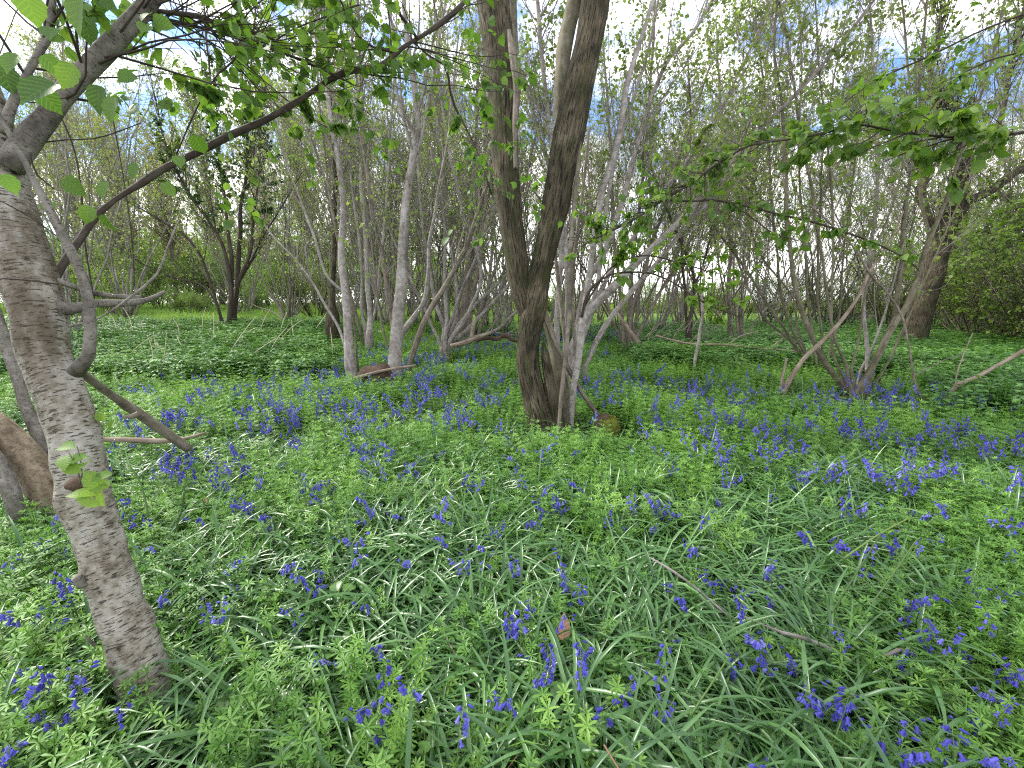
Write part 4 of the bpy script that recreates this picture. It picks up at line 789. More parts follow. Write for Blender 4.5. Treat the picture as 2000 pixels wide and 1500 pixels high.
bush = [bulk_tree('bush', 221, 14, 3.2, 2.2, .03, 150, 1700, 7500, (.055, .10), B_BROWN, LF_LIME, B_GREY, bl=(.6, 1.7), low=.1, label='bright yellow green bush in fresh leaf at the wood edge', cat='bush', group='bright bushes round the wood edge'),
        bulk_tree('bush', 222, 14, 3.4, 2.3, .03, 130, 1700, 4200, (.045, .08), B_TWIG, LF_MID, B_TWIG, bl=(.6, 1.8), low=.1, label='pale green twiggy bush in the hedge at the wood edge', cat='bush', group='hedge bushes at the wood edge'),
        bulk_tree('bush', 223, 12, 3.0, 2.2, .03, 130, 1500, 4200, (.05, .08), B_TWIG, LF_DARK, B_TWIG, bl=(.6, 1.6), low=.1, label='dark evergreen bush in the hedge at the wood edge', cat='bush', group='dark bushes at the wood edge')]
used = set()
def put(src, px, d, s=1.0, label=None, group=None):
    p = at(px, 640, d); x, y = p[0], p[1]; z = float(gz(x, y))
    rz = rs.uniform(0, 6.28)
    if id(src) not in used:
        used.add(id(src)); src.location = (x, y, z); src.rotation_euler = (0, 0, rz); src.scale = (s, s, s)
        if label: src['label'] = label
        if group: src['group'] = group
        return src
    return copy_tree(src, (x, y, z), rz, s, label, group)
# wood behind, from left to right
for k, (px, d, s, i) in enumerate([(565, 17, 1.0, 0), (640, 21, 1.1, 1), (730, 15, 1.0, 1), (790, 19, 1.0, 2), (680, 16, 1.0, 0), (760, 13.5, .95, 0), (820, 14, .95, 1), (985, 13.5, .95, 0), (880, 14.5, 1.0, 1), (850, 17, 1.05, 0), (905, 22, 1.2, 1), (960, 16, 1.0, 0), (1015, 20, 1.05, 2), (1060, 15, 1.0, 1), (1120, 18, 1.0, 0), (1165, 23, 1.1, 1), (1215, 16, 1.0, 2),
                                   (1280, 15, 1.0, 0), (1330, 19, 1.05, 1), (1385, 19, 1.1, 2), (1440, 22, 1.1, 0), (1500, 18, 1.05, 1), (1555, 24, 1.2, 2), (1610, 19, 1.1, 1), (1670, 22, 1.1, 0), (1730, 18, 1.1, 2), (1800, 22, 1.1, 1), (1870, 18, 1.1, 0),
                                   (1950, 13, 1.0, 2), (2050, 15, 1.05, 1), (2150, 11, 1.0, 0), (480, 21, 1.05, 0), (120, 10, .95, 0), (-80, 12, 1.0, 1), (-260, 9, 1.0, 2), (250, 16, 1.0, 1), (2300, 9, 1.0, 2)]):
    put(protos[i], px, d, s)
for px, d, s, i in [(-300, 24, 1, 0), (-60, 30, 1, 1), (90, 26, 1, 0), (180, 33, 1.1, 1), (270, 28, 1, 0), (355, 31, 1.05, 0), (440, 36, 1.1, 1), (530, 33, 1, 0), (620, 38, 1.1, 1), (720, 36, 1.1, 0), (820, 40, 1.1, 1), (930, 38, 1, 0)]:
    put(tall[i], px, d, s)
for px, d, s, i in [(-150, 17, 1.1, 0), (20, 21, 1.1, 1), (110, 24, 1.2, 0), (200, 22, 1.0, 1), (255, 26, 1.2, 0), (320, 31, 1.2, 0), (395, 29, 1.1, 1), (465, 27, 1.1, 0), (520, 30, 1.1, 2), (590, 23, .9, 0), (650, 27, 1, 1), (715, 26, 1, 0), (790, 30, 1, 1), (860, 28, 1, 0),
                    (620, 18, .7, 1), (160, 17, .75, 0), (940, 26, .9, 1), (350, 23, .42, 0), (405, 22, .38, 0), (500, 24, .6, 0), (240, 20, .6, 0)]:
    put(bush[i], px, d, s)
for px, d, s, i in [(1010, 30, .7, 1), (1080, 34, .75, 2), (1150, 36, .7, 1), (1220, 34, .6, 1), (1300, 32, .7, 1), (1380, 28, .8, 1), (1450, 25, .8, 2), (1520, 20, .8, 2), (1640, 17, .6, 2), (1740, 16, .6, 1), (1830, 14, .65, 1), (1930, 11, .62, 1), (2040, 9.5, .6, 1), (2150, 8, .7, 1), (1990, 14, .95, 1), (1900, 12.5, 1.15, 0), (2030, 11, 1.2, 0), (1960, 16, 1.4, 0), (2120, 9.5, 1.1, 0)]:
    put(bush[i], px, d, s)
for px, d, s, i in [(-200, 36, 2.0, 0), (-40, 40, 2.4, 1), (70, 37, 2.2, 0), (150, 43, 2.6, 1), (230, 38, 2.1, 0), (300, 42, 2.5, 0), (370, 45, 2.6, 1), (430, 38, 2.0, 0), (500, 41, 2.3, 0), (560, 37, 2.0, 1), (630, 42, 2.3, 0), (700, 40, 2.1, 1), (770, 41, 2.3, 0), (840, 45, 2.2, 1), (900, 43, 1.7, 0),
                    (960, 50, 1.5, 1), (1040, 55, 1.4, 1), (1100, 60, 1.3, 0), (1180, 60, 1.3, 1), (1260, 58, 1.4, 0), (1340, 50, 1.3, 1), (1420, 45, 1.2, 0), (1500, 40, 1.3, 1), (1580, 36, 1.4, 1), (1660, 30, 1.4, 1), (1750, 27, 1.4, 1), (1830, 24, 1.3, 1)]:
    put(bush[i], px, d, s)
# the far wood and field hedge, one mass on the skyline
rw = np.random.default_rng(404); n_ = 90000; x = rw.uniform(-95, 110, n_); hh = 2.0 + 5.5 * smooth(-2, -22, x) + .7 * np.sin(x * .31) + .5 * np.sin(x * .83 + 1) + .3 * np.sin(x * 2.1)
y = 56 + rw.normal(size=n_) * 2.5 + 6 * np.sin(x * .07); z = gz(x, y) + hh * rw.uniform(0, 1, n_) ** .8 * (1 - .12 * np.abs(rw.normal(size=n_)))
mb = MB(); leaves(mb, np.stack([x, y, z], -1), rvec(n_, rw), rvec(n_, rw), rw.uniform(.16, .34, n_), 'far')
solo('distant_hedge', mb, LF_MID, 'soft green line of far hedge and woodland closing the skyline', 'hedge', kind='stuff')
# brown hut seen through the trees
cx, cy = float(at(375, 600, 27)[0]), float(at(375, 600, 27)[1]); cz = float(gz(cx, cy))
def box(mb, lo, hi, mat=0):
    x0, y0, z0 = lo; x1, y1, z1 = hi
    V = [(x0, y0, z0), (x1, y0, z0), (x1, y1, z0), (x0, y1, z0), (x0, y0, z1), (x1, y0, z1), (x1, y1, z1), (x0, y1, z1)]
    mb.add(V, [(0, 3, 2, 1), (4, 5, 6, 7), (0, 1, 5, 4), (1, 2, 6, 5), (2, 3, 7, 6), (3, 0, 4, 7)], None, np.array(V) * 1.0, mat)
root = thing('hut', (cx, cy, cz), 'small rusty brown hut across the meadow behind the ivy covered tree', 'hut')
mb = MB()
for q in range(8): box(mb, (cx - .6 + q * .15, cy - .6, cz), (cx - .458 + q * .15, cy - .57, cz + 1.05 + .0 * q))
box(mb, (cx - .6, cy - .565, cz), (cx + .6, cy + .6, cz + 1.04)); part('wall', mb, B_ROT, root, False)
mb = MB(); box(mb, (cx - .7, cy - .75, cz + 1.055), (cx + .7, cy + .72, cz + 1.12)); part('roof', mb, B_BROWN, root, False)

# ------------------------------------------------------------------ ground plants
def ribbon(mb, P, wd, nrmv, mat=0, rnd=0.5, v=0.0):
    """P (M,n,3), wd (M,n): folded blades"""
    M, n, _ = P.shape; T = nrm(np.gradient(P, axis=1)); S = nrm(np.cross(T, nrmv[:, None])); Nn = np.cross(S, T)
    a = P - S * wd[..., None] + Nn * (v * wd)[..., None]; c = P + S * wd[..., None] + Nn * (v * wd)[..., None]
    if v > 0:
        V = np.stack([a, P, c], 2); i = np.arange(M)[:, None] * n * 3; j = np.arange(n - 1)[None] * 3; b = i + j
        F = np.stack([np.stack([b, b + 1, b + 4, b + 3], -1), np.stack([b + 1, b + 2, b + 5, b + 4], -1)], 2)
        mb.add(V.reshape(-1, 3), F.reshape(-1, 4), np.repeat(rnd, (n - 1) * 2) if np.ndim(rnd) else np.full(M * (n - 1) * 2, rnd), None, mat)
    else:
        V = np.stack([a, c], 2); i = np.arange(M)[:, None] * n * 2; j = np.arange(n - 1)[None] * 2; b = i + j
        mb.add(V.reshape(-1, 3), np.stack([b, b + 1, b + 3, b + 2], -1).reshape(-1, 4), np.repeat(rnd, n - 1) if np.ndim(rnd) else np.full(M * (n - 1), rnd), None, mat)
def blades(r, M, ln, wd, lean, bend, n=7, spread=.03, prefer=None):
    a = r.uniform(0, 6.28, M) if prefer is None else r.normal(prefer, .9, M); th = r.uniform(lean[0], lean[1], M); L_ = r.uniform(ln[0], ln[1], M); bd = r.uniform(bend[0], bend[1], M)
    P = np.zeros((M, n, 3)); P[:, 0, :2] = r.normal(size=(M, 2)) * spread
    for i in range(1, n):
        e = th - bd * (i / (n - 1)) ** 1.3; st = (L_ / (n - 1))
        P[:, i] = P[:, i - 1] + np.stack([np.cos(a) * np.cos(e), np.sin(a) * np.cos(e), np.sin(e)], -1) * st[:, None]
    nv = np.stack([-np.sin(a) * 0, a * 0, np.ones(M)], -1) + rvec(M, r) * .25; nv[:, 0] -= np.cos(a) * .7; nv[:, 1] -= np.sin(a) * .7
    t = np.linspace(0, 1, n); w = r.uniform(wd[0], wd[1], M)[:, None] * (np.minimum(1, .6 + 1.2 * t) * np.where(t > .7, 1 - ((t - .7) / .3) ** 1.5 * .93, 1))[None]
    P[..., 2] = np.maximum(P[..., 2], .006 + .03 * t)
    return P, w, nrm(nv)
def t_cleavers(seed, ns=5, sp=.055):
    r = np.random.default_rng(seed); mb = MB()
    for s in range(ns):
        b = np.append(r.normal(size=2) * sp, 0); h = r.uniform(.13, .25); a = r.uniform(0, 6.28); ln = r.uniform(0, .06)
        P = np.stack([b + np.array([math.cos(a) * ln * t * t, math.sin(a) * ln * t * t, h * t]) for t in np.linspace(0, 1, 6)]); tubes(mb, P, np.full(6, .0011), 3, caps=False)
        z = .3
        while z <= 1.0:
            c = P[0] + (P[-1] - P[0]) * z; c = np.array([np.interp(z, np.linspace(0, 1, 6), P[:, q]) for q in range(3)]); m = int(r.integers(6, 9)); th = np.arange(m) * 2 * math.pi / m + r.uniform(0, 1)
            el = r.uniform(.15, .6) + (.5 if z > .93 else 0); d = np.stack([np.cos(th) * math.cos(el), np.sin(th) * math.cos(el), np.full(m, math.sin(el))], -1) + rvec(m, r) * .12
            sz = r.uniform(.020, .032) * (.75 if z > .93 else 1)
            leaves(mb, np.repeat(c[None], m, 0), d, np.tile([0, 0, 1.], (m, 1)) + rvec(m, r) * .2, np.full(m, sz) * r.uniform(.8, 1.1, m), 'narrow', rnd=np.full(m, np.clip(r.uniform(.1, .6) + .35 * z, 0, 1)), wid=1.05)
            z += r.uniform(.10, .16)
    return mb, [G_CLEAV]
def t_strap(seed, M=11, ln=(.22, .40), lean=(.7, 1.35), bend=(.5, 2.2), wd=(.0034, .0062), pref=None):
    r = np.random.default_rng(seed); mb = MB(); P, w, nv = blades(r, M, ln, wd, lean, bend, 8, .022, pref); ribbon(mb, P, w, nv, v=.55, rnd=r.uniform(0, 1, M)); return mb, [G_STRAP]
def t_grass(seed, M=16, ln=(.10, .26), wd=(.0009, .0018)):
    r = np.random.default_rng(seed); mb = MB(); P, w, nv = blades(r, M, ln, wd, (.8, 1.5), (.2, 1.6), 5, .04); ribbon(mb, P, w, nv, rnd=r.uniform(0, 1, M)); return mb, [G_GRASS]
def t_field(seed):
    r = np.random.default_rng(seed); mb = MB(); P, w, nv = blades(r, 60, (.10, .24), (.003, .006), (.6, 1.5), (.1, 1.2), 4, .16); ribbon(mb, P, w, nv, rnd=r.uniform(0, 1, 60)); return mb, [G_FIELD]
def t_round(seed):
    r = np.random.default_rng(seed); mb = MB(); n = 12; b = np.concatenate([r.normal(size=(n, 2)) * .05, r.uniform(.02, .10, (n, 1))], 1)
    leaves(mb, b, nrm(np.concatenate([r.normal(size=(n, 2)), np.full((n, 1), .1)], 1)), np.tile([0, 0, 1.], (n, 1)) + rvec(n, r) * .35, r.uniform(.02, .036, n), 'round')
    for p in b: tubes(mb, np.stack([p * [.5, .5, 0], p * [.8, .8, .6], p]), np.full(3, .0009), 3, caps=False)
    return mb, [G_ROUND]
def t_nettle(seed, ns=5):
    r = np.random.default_rng(seed); mb = MB()
    for s in range(ns):
        b = np.append(r.normal(size=2) * .09, 0); h = r.uniform(.16, .34); tp = b + np.array([r.normal() * .03, r.normal() * .03, h]); tubes(mb, np.linspace(b, tp, 4), np.full(4, .002), 3, caps=False)
        for q, z in enumerate(np.linspace(.35, 1, 6)):
            th = q * math.pi / 2 + r.uniform(-.3, .3) + np.array([0, math.pi] if q < 5 else [0, math.pi, 1.57, -1.57]); m = len(th)
            c = b + (tp - b) * z; el = r.uniform(-.1, .35); d = np.stack([np.cos(th), np.sin(th), np.full(m, math.sin(el))], -1)
            leaves(mb, np.repeat(c[None], m, 0) + d * .01, d, np.tile([0, 0, 1.], (m, 1)) + rvec(m, r) * .3, np.full(m, r.uniform(.05, .085) * (1.15 - .45 * z)), 'nettle')
    return mb, [G_NETTLE]
def t_bell(seed, lite=False):
    """a nodding one-sided spike: stalk mesh, bell mesh"""
    r = np.random.default_rng(seed); st = MB(); bl = MB(); h = r.uniform(.17, .26); a = 0.0; n = 12; t = np.linspace(0, 1, n)
    bow = r.uniform(.2, 1.15); tot = h * 1.25; P = [np.zeros(3)]; e = r.uniform(1.35, 1.55)
    for i in range(1, n):
        ee = e - bow * max(0, (t[i] - .45) / .55) ** 1.5; P.append(P[-1] + np.array([math.cos(ee), .03 * r.normal(), math.sin(ee)]) * tot / (n - 1))
    P = np.array(P); kk = 4 if lite else 6; tubes(st, P[:9], np.linspace(.0021, .0012, 9), kk, caps=False); tubes(bl, P[8:], np.linspace(.0012, .0009, n - 8), kk, caps=False, mat=1)
    nb = int(r.integers(5, 12)); k = 5 if lite else 6; tt = np.linspace(.72, 1.0, nb); ps = 1.15
    for q in range(nb):
        c = np.array([np.interp(tt[q], t, P[:, j]) for j in range(3)]); side = r.normal() * 1.5
        d = nrm(np.array([math.cos(side) * .5, math.sin(side) * .5, r.uniform(-1.3, -.5) * (1 if q < nb - 2 else .2)])); o = c + nrm(np.array([math.cos(side), math.sin(side), .0])) * .010 + np.array([0, 0, .001])
        tubes(bl, np.stack([c, (c + o) / 2 + [0, 0, .003], o + d * .002]), np.full(3, .0007), 3, caps=False, mat=1)
        L_ = r.uniform(.013, .018) * ps * (1 if q < nb - 1 else .7); x = nrm(np.cross(d, [0.3, .1, 1.])); y = np.cross(d, x)
        rr = [(0, .0012), (.12, .0030), (.55, .0034), (.8, .0042), (.97, .0085), (.90, .0105)] if q < nb - 2 else [(0, .001), (.25, .0028), (.7, .0030), (1, .0008)]
        th = np.arange(k) * 2 * math.pi / k
        V = []; 
        for z, rad in rr: V.append(o + d * z * L_ + (x * np.cos(th)[:, None] + y * np.sin(th)[:, None]) * rad * ps)
        V = np.array(V); m = len(rr); F = []
        for j in range(m - 1):
            for s in range(k): F.append((j * k + s, j * k + (s + 1) % k, (j + 1) * k + (s + 1) % k, (j + 1) * k + s))
        if q < nb - 2:   # split the mouth into pointed lobes
            V2 = V.reshape(-1, 3).tolist(); F = F[:(m - 3) * k]
            for s in range(k):
                p0 = V[m - 3, s]; p1 = V[m - 3, (s + 1) % k]; m0 = V[m - 2, s] * .62 + V[m - 2, (s + 1) % k] * .38; m1 = V[m - 2, s] * .38 + V[m - 2, (s + 1) % k] * .62; tp = (V[m - 1, s] + V[m - 1, (s + 1) % k]) / 2 - d * .1 * L_
                i0 = len(V2); V2 += [p0.tolist(), p1.tolist(), m1.tolist(), m0.tolist(), (tp * .98 + m1 * .02).tolist(), (tp * .98 + m0 * .02).tolist()]
                F.append((i0, i0 + 1, i0 + 2, i0 + 3)); F.append((i0 + 3, i0 + 2, i0 + 4, i0 + 5))
            bl.add(V2, F, np.full(len(F), r.uniform(0, 1)))
        else: bl.add(V.reshape(-1, 3), F, np.full(len(F), r.uniform(0, .4)))
    return st, bl, P[-4]

def scatter(name, label, templates, pts, scl, rot, kind='stuff', cat=None, idx=None):
    """one object: geometry nodes put a template plant on every point"""
    col = bpy.data.collections.new(name + '_kinds')
    for q, (mb, mats) in enumerate(templates):
        me = mb.mesh('%s_plant' % name, mats); o = bpy.data.objects.new('%s_plant_%02d' % (name, q), me); col.objects.link(o)
    me = bpy.data.meshes.new(name); me.vertices.add(len(pts)); me.vertices.foreach_set('co', np.asarray(pts, np.float32).ravel())
    def att(n_, ty, v, f): a = me.attributes.new(n_, ty, 'POINT'); a.data.foreach_set(f, v.ravel())
    att('scl', 'FLOAT', np.asarray(scl, np.float32), 'value'); att('rot', 'FLOAT_VECTOR', np.asarray(rot, np.float32), 'vector')
    att('idx', 'INT', (rng.integers(0, len(templates), len(pts)) if idx is None else idx).astype(np.int32), 'value')
    me.update(); ob = bpy.data.objects.new(name, me); COL.objects.link(ob); tag(ob, label, cat, None, kind)
    g = bpy.data.node_groups.new(name, 'GeometryNodeTree'); g.interface.new_socket('Geometry', in_out='INPUT', socket_type='NodeSocketGeometry'); g.interface.new_socket('Geometry', in_out='OUTPUT', socket_type='NodeSocketGeometry')
    n = g.nodes.new; l = g.links.new; gi = n('NodeGroupInput'); go = n('NodeGroupOutput')
    ci = n('GeometryNodeCollectionInfo'); ci.inputs['Collection'].default_value = col; ci.inputs['Separate Children'].default_value = True; ci.inputs['Reset Children'].default_value = True
    ip = n('GeometryNodeInstanceOnPoints'); ip.inputs['Pick Instance'].default_value = True
    def na(nm, ty): a = n('GeometryNodeInputNamedAttribute'); a.data_type = ty; a.inputs['Name'].default_value = nm; return a.outputs['Attribute']
    er = n('FunctionNodeEulerToRotation'); l(na('rot', 'FLOAT_VECTOR'), er.inputs[0])
    l(gi.outputs[0], ip.inputs['Points']); l(ci.outputs[0], ip.inputs['Instance']); l(na('idx', 'INT'), ip.inputs['Instance Index']); l(er.outputs[0], ip.inputs['Rotation']); l(na('scl', 'FLOAT'), ip.inputs['Scale'])
    l(ip.outputs[0], go.inputs[0])
    md = ob.modifiers.new('plants', 'NODES'); md.node_group = g
    return ob
patchn = SNoise(2.6, 8, 55); patch2 = SNoise(2.6, 8, 56); patch3 = SNoise(1.1, 8, 57)
def field(n, y0, y1, rg, power=1.0, half=1.42, margin=1.9):
    """random points over the part of the ground the view can show"""
    y = y0 + (y1 - y0) * rg.uniform(0, 1, n) ** power; x = rg.uniform(-1, 1, n) * (y * half * .98 + margin); return x, y
def mk(n, y0, y1, keep, tilt, s, rg, power=1.0, sink=0.01):
    n = int(n * (1.38 if y1 < 5.5 else 1.15)); x, y = field(n, y0, y1, rg, power); P = np.stack([x, y, np.zeros(n)], -1); k = keep(P); u = rg.uniform(0, 1, n) < k; x, y = x[u], y[u]; m = len(x)
    z = gz(x, y) - sink; rot = np.stack([rg.normal(0, tilt, m), rg.normal(0, tilt, m), rg.uniform(0, 6.28, m)], -1)
    return np.stack([x, y, z], -1), rg.uniform(s[0], s[1], m), rot
rg = np.random.default_rng(99)
def clear(P):   # keep plants out of the trunks
    k = np.ones(len(P))
    for x, y, d in [(-1.05, 1.02, .09), (.30, 3.78, .12)]: k *= (np.hypot(P[:, 0] - x, P[:, 1] - y) > d)
    # the foot of the near trunk stands free on the side one sees it from
    a = np.array([-1.02, 1.06]); q = P[:, :2] - a; u = -a / np.linalg.norm(a); al = q @ u; pe = np.abs(q[:, 0] * u[1] - q[:, 1] * u[0])
    k *= ~((al > -.05) & (al < .42) & (pe < .10 + .02 * np.sin(q[:, 0] * 90)))
    a = np.array([.33, 3.78]); q = P[:, :2] - a; u = -a / np.linalg.norm(a); al = q @ u; pe = np.abs(q[:, 0] * u[1] - q[:, 1] * u[0]); k *= ~((al > -.1) & (al < .38) & (pe < .2) & (patch2(P * 3) > -.5))
    for px, py, d, rr in [(1181, 845, 3.95, .13), (1245, 868, 3.8, .10), (735, 745, 6.15, .26), (690, 745, 6.3, .14), (775, 748, 6.2, .16), (1680, 765, 5.4, .3)]:
        c = at(px, py, d)[:2]; q = P[:, :2] - c; u = -c / np.linalg.norm(c); al = q @ u; pe = np.abs(q[:, 0] * u[1] - q[:, 1] * u[0]); k *= ~((al > -rr) & (al < rr + .45) & (pe < rr))
    return k
def nett(P):
    px, py, d = to_px(np.concatenate([P[:, :2], gz(P[:, 0], P[:, 1])[:, None]], 1)); w_ = patch3(P) * 18
    a = smooth(705, 655, px + w_ * 3) * smooth(758, 740, py + w_ - .03 * px) * 1.0
    b = smooth(1200, 1300, px + w_) * smooth(740, 722, py + w_ - .02 * (px - 1250)); c_ = smooth(1780, 1900, px) * smooth(850, 825, py + w_)
    return np.clip(np.maximum(np.maximum(a, b), c_), 0, 1)
def cat_pts(L3): return [np.concatenate([q[i] for q in L3]) for i in range(3)]
# goosegrass
keepc = lambda P: np.clip(.24 + .10 * np.minimum(P[:, 1], 3) + .9 * patchn(P) + .22 * patch2(P), .05, 1) * clear(P) * (1 - .85 * nett(P))
a = cat_pts([mk(6500, .35, 3.2, keepc, .22, (.7, 1.15), rg, .75), mk(17000, 3.0, 10.5, keepc, .22, (.85, 1.4), rg, .7)])
scatter('goosegrass', 'bright green goosegrass in whorled shoots all over the woodland floor', [t_cleavers(300 + q, 5 + q % 3) for q in range(6)], *a)
# bluebell leaves
keeps = lambda P: np.clip(.56 - .75 * patchn(P) + .2 * patch3(P), .14, 1) * clear(P) * (1 - .92 * nett(P))
a = cat_pts([mk(6600, .35, 3.2, keeps, .15, (.7, 1.15), rg, .75), mk(5200, 3.0, 12, keeps, .15, (.75, 1.15), rg, .7)])
tmpl = [t_strap(410, 17, (.24, .42), (.7, 1.2), (1.2, 2.6), (.003, .0055), pref=0), t_strap(411, 16, (.22, .38), (.5, 1.1), (1.0, 2.3), (.003, .0052)), t_strap(400), t_strap(401, 13, lean=(.5, 1.1), bend=(1, 2.4)), t_strap(402, 14, lean=(.7, 1.2), bend=(1.2, 2.4)), t_strap(403, 14, (.25, .42), pref=0), t_strap(404, 12, pref=0, lean=(.4, 1.0)), t_strap(405, 9, (.2, .34), bend=(1, 2.6)), t_strap(406, 16, (.2, .4), lean=(.3, .9), bend=(.6, 1.6), pref=0)]
scatter('bluebell_leaves', 'arching glossy strap leaves of the bluebells', tmpl, *a)
# fine grass
a = cat_pts([mk(900, .35, 4, lambda P: np.clip(.5 + .5 * patch2(P), .1, 1) * clear(P), .2, (.8, 1.2), rg), mk(7500, 3.5, 14, lambda P: np.clip(.55 + .6 * patch2(P), .1, 1) * (1 - .8 * nett(P)), .2, (.9, 1.5), rg, .75)])
scatter('grass', 'thin green grass blades between the bluebells', [t_grass(500 + q) for q in range(4)], *a)
a = mk(2600, .35, 5, lambda P: np.clip(.4 + .7 * patch3(P), .1, 1) * clear(P), .15, (.8, 1.4), rg, .8)
scatter('celandine_leaves', 'small round leaves close to the ground under the goosegrass', [t_round(600 + q) for q in range(4)], *a)
# nettles
a = cat_pts([mk(16000, 3.5, 13, nett, .12, (.8, 1.35), rg, .8), mk(5000, 12, 24, lambda P: smooth(18, 12, P[:, 1] - 1.1 * P[:, 0]) * .8, .12, (1.0, 1.6), rg)])
scatter('nettles', 'dark green nettle patches left and right of the bluebells', [t_nettle(700 + q) for q in range(5)], *a)
def t_litter(seed):
    r = np.random.default_rng(seed); mb = MB(); n = 3; b = np.concatenate([r.normal(size=(n, 2)) * .12, r.uniform(.02, .10, (n, 1))], 1)
    leaves(mb, b, rvec(n, r) * [1, 1, .3], np.tile([0, 0, 1.], (n, 1)) + rvec(n, r) * .8, r.uniform(.015, .035, n), 'hi', wid=.6)
    for q in range(3):
        p = np.append(r.normal(size=2) * .12, r.uniform(.03, .12)); d = rvec(1, r)[0] * [1, 1, .25] * r.uniform(.05, .16); tubes(mb, np.stack([p, p + d * .5 + rvec(1, r)[0] * .008, p + d]), np.full(3, r.uniform(.0008, .002)), 4)
    return mb, [G_DRYLEAF]
a = mk(420, .35, 7, lambda P: .7 * clear(P), .2, (.7, 1.2), rg, .8)
scatter('leaf_litter', 'scraps of dry leaf and straw caught in the greenery', [t_litter(740 + q) for q in range(4)], *a)
# sparse low nettle-like herbs in the rest
a = mk(1500, .4, 9, lambda P: np.clip(.15 + .5 * patch2(P), 0, 1) * clear(P), .12, (.35, .6), rg, .8)
scatter('ground_herbs', 'low dark leafy herbs mixed into the goosegrass', [t_nettle(720 + q, 4) for q in range(3)], *a)
# bright meadow beyond the nettles
a = cat_pts([mk(11000, 9.5, 20, lambda P: smooth(9.5, 12, P[:, 1] - 1.1 * np.maximum(P[:, 0], -1)) * (1 - .75 * nett(P) * smooth(14, 10, P[:, 1])), .1, (.9, 1.5), rg), mk(9000, 20, 42, lambda P: smooth(12, 20, P[:, 1] - 1.1 * P[:, 0]), .1, (1.5, 2.4), rg, .8)])
scatter('meadow_grass', 'bright yellow green meadow grass beyond the nettles', [t_field(800 + q) for q in range(4)], *a)

# ------------------------------------------------------------------ bluebells
bells = []
for q in range(9):
    st, bl, tip = t_bell(900 + q); bells.append((st.mesh('stalk', [G_STEM]), bl.mesh('bells', [G_BELL, G_STEM]), tip))
hand = [(20, 940), (40, 925), (62, 935), (30, 965), (55, 960), (238, 975), (95, 1030), (110, 1040), (80, 1055), (125, 1065), (128, 1130), (135, 1160), (110, 1190), (130, 1180), (90, 1195), (35, 1210), (60, 1205), (8, 1105), (65, 1340), (40, 1355), (25, 1380), (70, 1375), (115, 1345), (125, 1370), (135, 1395), (95, 1390), (218, 1395), (15, 1440), (20, 1470), (5, 1310),
        (270, 1040), (290, 1025), (300, 1065), (410, 1000), (318, 1165), (405, 1195), (430, 1200), (435, 1110), (505, 1015), (530, 1010), (455, 1140), (560, 1165), (605, 1140), (610, 1135), (635, 1105), (580, 1195), (655, 1265), (690, 1070), (688, 1110), (692, 1060),
        (315, 930), (325, 940), (470, 895), (478, 885), (545, 905), (550, 1100), (710, 1170), (765, 1230), (750, 1320), (705, 1360), (735, 1390), (735, 1410), (905, 1415), (740, 945), (775, 1000), (790, 1110), (855, 1005), (865, 1030), (885, 1055), (920, 945), (905, 950), (930, 955),
        (940, 1030), (950, 1060), (995, 1095), (900, 1100), (915, 1115), (945, 1100), (975, 1040), (1047, 1010), (1045, 990), (1050, 1025), (1035, 960), (1005, 900), (1010, 905), (1085, 1125), (1110, 1150), (1120, 1160), (1030, 1165), (1005, 1200), (985, 1215), (1010, 1225), (1040, 1235), (1060, 1290), (1045, 1305), (1080, 1285), (1140, 1265), (1137, 1290), (1105, 1235),
        (1165, 1370), (1150, 1380), (1245, 1345), (1258, 1270), (1205, 1340), (1295, 1360), (1300, 1375), (1005, 1355), (830, 1350), (1308, 1120), (1345, 1060), (1360, 1030), (1355, 1090), (1405, 1110), (1400, 1130), (1440, 1115), (1455, 1130), (1515, 1120), (1530, 1115), (1505, 1145), (1440, 1195), (1460, 1190), (1445, 1215), (1345, 1210), (1495, 1250), (1500, 1270), (1490, 1265), (1460, 1290), (1475, 1310),
        (1555, 1305), (1570, 1325), (1590, 1335), (1600, 1350), (1635, 1360), (1610, 1380), (1655, 1240), (1680, 1075), (1690, 1085), (1640, 1060), (1655, 1070), (1735, 1055), (1740, 1090), (1590, 1065), (1720, 935), (1775, 980), (1782, 1000), (1820, 1035), (1855, 1010), (1940, 1025), (1955, 1015), (1950, 1035), (1965, 1040), (1800, 1080), (1785, 1150), (1790, 1155), (1780, 1175), (1905, 1165), (1945, 1180),
        (1820, 1195), (1835, 1250), (1860, 1255), (1865, 1275), (1905, 1270), (1925, 1280), (1945, 1300), (1975, 1310), (1990, 1330), (1765, 1265), (1800, 1262), (1930, 1235), (1735, 1435), (1740, 1460), (1745, 1480), (1500, 1480), (1490, 1490), (1610, 1410), (1905, 1375), (1955, 1385), (1905, 1490), (1930, 1495), (1140, 1490), (1980, 1140), (1985, 1085), (1700, 1105), (1565, 960), (1520, 965), (1580, 915), (1615, 925), (1650, 935),
        (1240, 990), (1280, 1015), (1230, 1000), (1410, 960), (1380, 880), (1395, 885), (1330, 890), (1430, 900), (1255, 840), (1265, 850), (1275, 880), (1230, 870), (1165, 830), (1110, 880), (1105, 850)]
pts = np.array(hand, float); sizes = np.full(len(pts), 1.1)
def band(n, cx, cy, sx, sy, r):
    return np.stack([r.normal(cx, sx, n), r.normal(cy, sy, n)], -1)
rb = np.random.default_rng(123)
